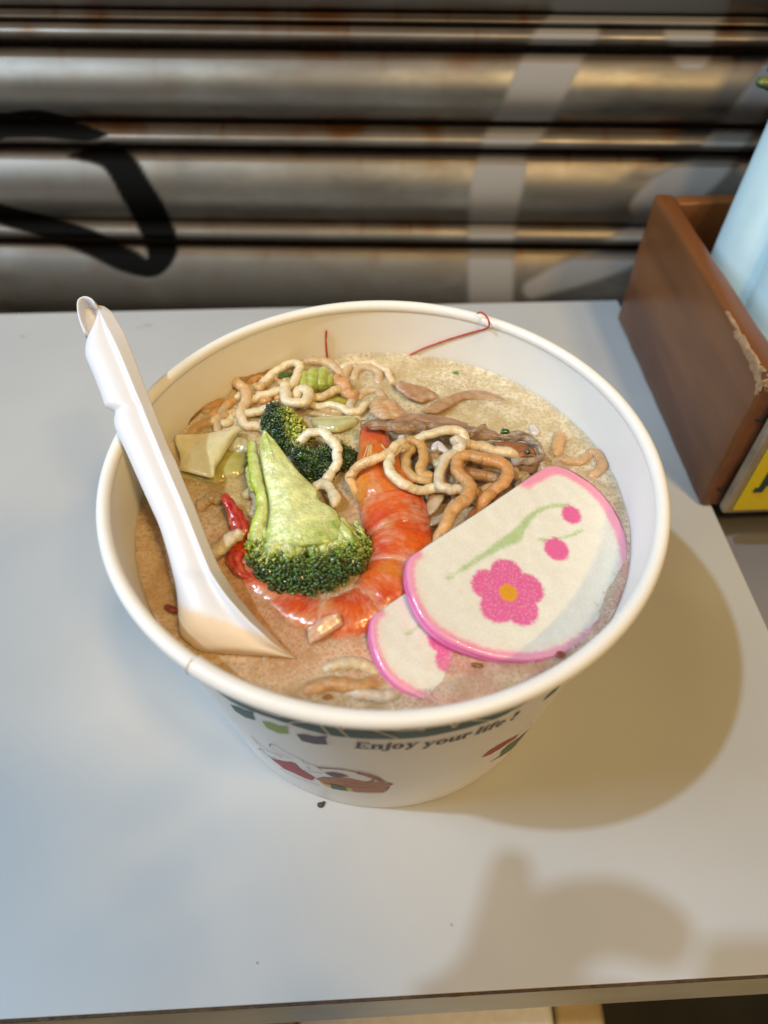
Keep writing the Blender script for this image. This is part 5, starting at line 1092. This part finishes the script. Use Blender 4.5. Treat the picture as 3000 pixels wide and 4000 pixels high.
def smear(label, v, x, y, rx, ry, rot):
    c0 = on_z(v, x, y, .00012); n = 28; pts = [c0]
    for k in range(n):
        a = 2 * math.pi * k / n; r_ = 1 + .5 * nz((math.cos(a) * .01, math.sin(a) * .01, x * .01), 160, 3); X_, Y_ = rx * r_ * math.cos(a), ry * r_ * math.sin(a)
        pts.append(c0 + np.array([X_ * math.cos(rot) - Y_ * math.sin(rot), X_ * math.sin(rot) + Y_ * math.cos(rot), 0]))
    pts = np.array(pts); top = pts + np.array([0, 0, .0001]); tag(mk('table_mark', np.vstack([top]), [(0, 1 + k, 1 + (k + 1) % n) for k in range(n)], M_mark), label, 'stain', 'grey marks on the tabletop')
M_mark = mat('grey_smudge', (.30, .31, .32), rough=.6, var=.2, vscale=400)
smear('small grey mark on the table left of the spoon top', 'D', 48, 727, .0012, .0007, .3)
smear('grey scratch mark right of the spoon handle on the table', 'D', 318, 703, .0035, .0004, .1)
smear('short grey mark close to the spoon handle on the table', 'D', 300, 708, .0010, .0005, .4)
smear('tiny dark speck on the tabletop in front of the bowl', 'D', 555, 2080, .0004, .00032, .5)
smear('tiny dark speck on the tabletop right of the bowl front', 'D', 975, 1998, .0004, .00032, .9)

# ================================================================== PHOTOGRAPHER behind the camera (its shadow falls on the table)
ph = thing('phone', CAM - FW * .008, 'dark phone held up above the table edge to photograph the bowl', 'phone')
def phx(v): v = np.asarray(v, float); return CAM - FW * .0035 + v[..., 0:1] * RT + v[..., 1:2] * UP - v[..., 2:3] * FW
M_phone = mat('phone_back', (.03, .03, .035), rough=.4)
v, f = box((-.068, -.120, 0), (.016, .034, .0085), phx, .003); mk('phone_body', v, f, M_phone, ph)
v, f = box((-.040, -.012, -.0012), (-.010, .008, -.0002), phx, .0004); mk('camera_bar', v, f, M_dark, ph)
J = {}; E_ = []
def jn(n, p, r, to=None):
    J[n] = (np.array(p, float), r); 
    if to: E_.append((to, n))
jn('pelvis', (0, -.64, -.20), .14); jn('waist', (0, -.63, -.02), .12, 'pelvis'); jn('chest', (0, -.60, .17), .135, 'waist'); jn('neckb', (0, -.575, .32), .065, 'chest'); jn('neck', (0, -.555, .38), .050, 'neckb')
jn('jaw', (0, -.53, .435), .062, 'neck'); jn('face', (0, -.52, .50), .080, 'jaw'); jn('crown', (0, -.53, .565), .066, 'face')
for sgn, n in ((-1, 'l'), (1, 'r')):
    jn(n + 'sh', (sgn * .17, -.59, .265), .062, 'chest'); jn(n + 'el', (sgn * .27, -.47, .04), .044, n + 'sh')
    jn(n + 'hip', (sgn * .12, -.58, -.25), .088, 'pelvis'); jn(n + 'kn', (sgn * .24, -.24, -.28), .060, n + 'hip'); jn(n + 'an', (sgn * .24, -.26, -.68), .042, n + 'kn'); jn(n + 'toe', (sgn * .26, -.12, -.715), .032, n + 'an')
jn('lwr', (-.135, -.265, .205), .026, 'lel'); jn('lpalm', (-.108, -.186, .236), .028, 'lwr')
jn('li1', (-.110, -.160, .245), .0105, 'lpalm'); jn('li2', (-.103, -.128, .252), .0082, 'li1'); jn('li3', (-.0955, -.104, .251), .0058, 'li2')
for k, (y, z) in enumerate(((-.126, .257), (-.152, .246), (-.174, .232))):
    jn('la%d' % k, (-.096, y, z), .0135, 'lpalm'); jn('lb%d' % k, (-.072, y + .004, z + .001), .0125, 'la%d' % k); jn('lc%d' % k, (-.050, y - .004, z - .006), .0088, 'lb%d' % k)
jn('lt1', (-.092, -.225, .240), .0115, 'lpalm'); jn('lt2', (-.058, -.222, .245), .0095, 'lt1')
jn('rwr', (.120, -.300, .165), .026, 'rel'); jn('rpalm', (.075, -.245, .185), .024, 'rwr')
for k, (y, z) in enumerate(((-.196, .214), (-.212, .202), (-.228, .190), (-.243, .180))):
    jn('ra%d' % k, (.066, y, z), .0100, 'rpalm'); jn('rb%d' % k, (.048, y + .012, z - .004), .0088, 'ra%d' % k); jn('rc%d' % k, (.030, y + .012, z - .008), .0078, 'rb%d' % k)
jn('rt1', (.062, -.250, .215), .0115, 'rpalm'); jn('rt2', (.034, -.232, .232), .0095, 'rt1')
names = list(J); me = bpy.data.meshes.new('person'); me.from_pydata([J[n][0].tolist() for n in names], [(names.index(a), names.index(b)) for a, b in E_], [])
tmp = bpy.data.objects.new('person', me); COL.objects.link(tmp); sk = tmp.modifiers.new('skin', 'SKIN')
for i, n in enumerate(names): me.skin_vertices[0].data[i].radius = (J[n][1], J[n][1])
me.skin_vertices[0].data[0].use_root = True
sb = tmp.modifiers.new('sub', 'SUBSURF'); sb.levels = 2; sb.render_levels = 2
ev = tmp.evaluated_get(bpy.context.evaluated_depsgraph_get()); m2 = ev.to_mesh()
V_ = np.array([list(q.co) for q in m2.vertices]); F__ = [list(p.vertices) for p in m2.polygons]; ev.to_mesh_clear(); bpy.data.objects.remove(tmp)
def skc(q):
    if q[2] > .40: return (.02, .016, .014) if (q[2] > .53 or q[1] < -.56) else (.48, .28, .19)
    if q[1] > -.30 and q[2] > .1: return (.48, .28, .19)
    return (.03, .035, .05) if q[2] > -.18 else (.035, .04, .07)
M_person = mat('clothes_and_skin', attr=True, rough=.7)
who = tag(mk('person', V_, F__, M_person, cols=[skc(q) for q in V_]), 'person in dark clothes leaning over the table edge holding the phone', 'person')

SKN = lambda q: (.48, .28, .19)
fy = max(q[1] for q in V_ if abs(q[0]) < .012 and .47 < q[2] < .50)
lumps('nose', (0, fy + .004, .478), (.011, .014, .018), M_person, who, colf=SKN, amp=.1, sc=40, sub=3)
lumps('mouth', (0, fy - .006, .440), (.020, .006, .006), M_person, who, colf=lambda q: (.34, .13, .11), amp=.1, sc=60, sub=3)
for sx in (-1, 1):
    lumps('eye', (sx * .030, fy - .008, .500), (.012, .006, .006), M_person, who, colf=lambda q: (.05, .03, .02) if abs(abs(q[0]) - .03) < .006 else (.7, .68, .65), amp=0, sub=3)
    lumps('ear', (sx * max(q[0] for q in V_ if .47 < q[2] < .51), -.525, .488), (.008, .018, .028), M_person, who, colf=SKN, amp=.15, sc=60, sub=3)
s2 = thing('stool', (0, -.66, -.75), 'round stool under the person in dark clothes', 'stool')
v, f, c = tube([(0, -.66, -.385), (0, -.66, -.345)], .16, 40, .01, cap=False); mk('seat', v, f, M_stool, s2)
for dx in (-.1, .1):
    for dy in (-.1, .1):
        v, f, c = tube([(dx, -.66 + dy, -.75), (dx, -.66 + dy, -.386)], .014, 12, .05, cap=False); mk('leg', v, f, M_stool, s2)
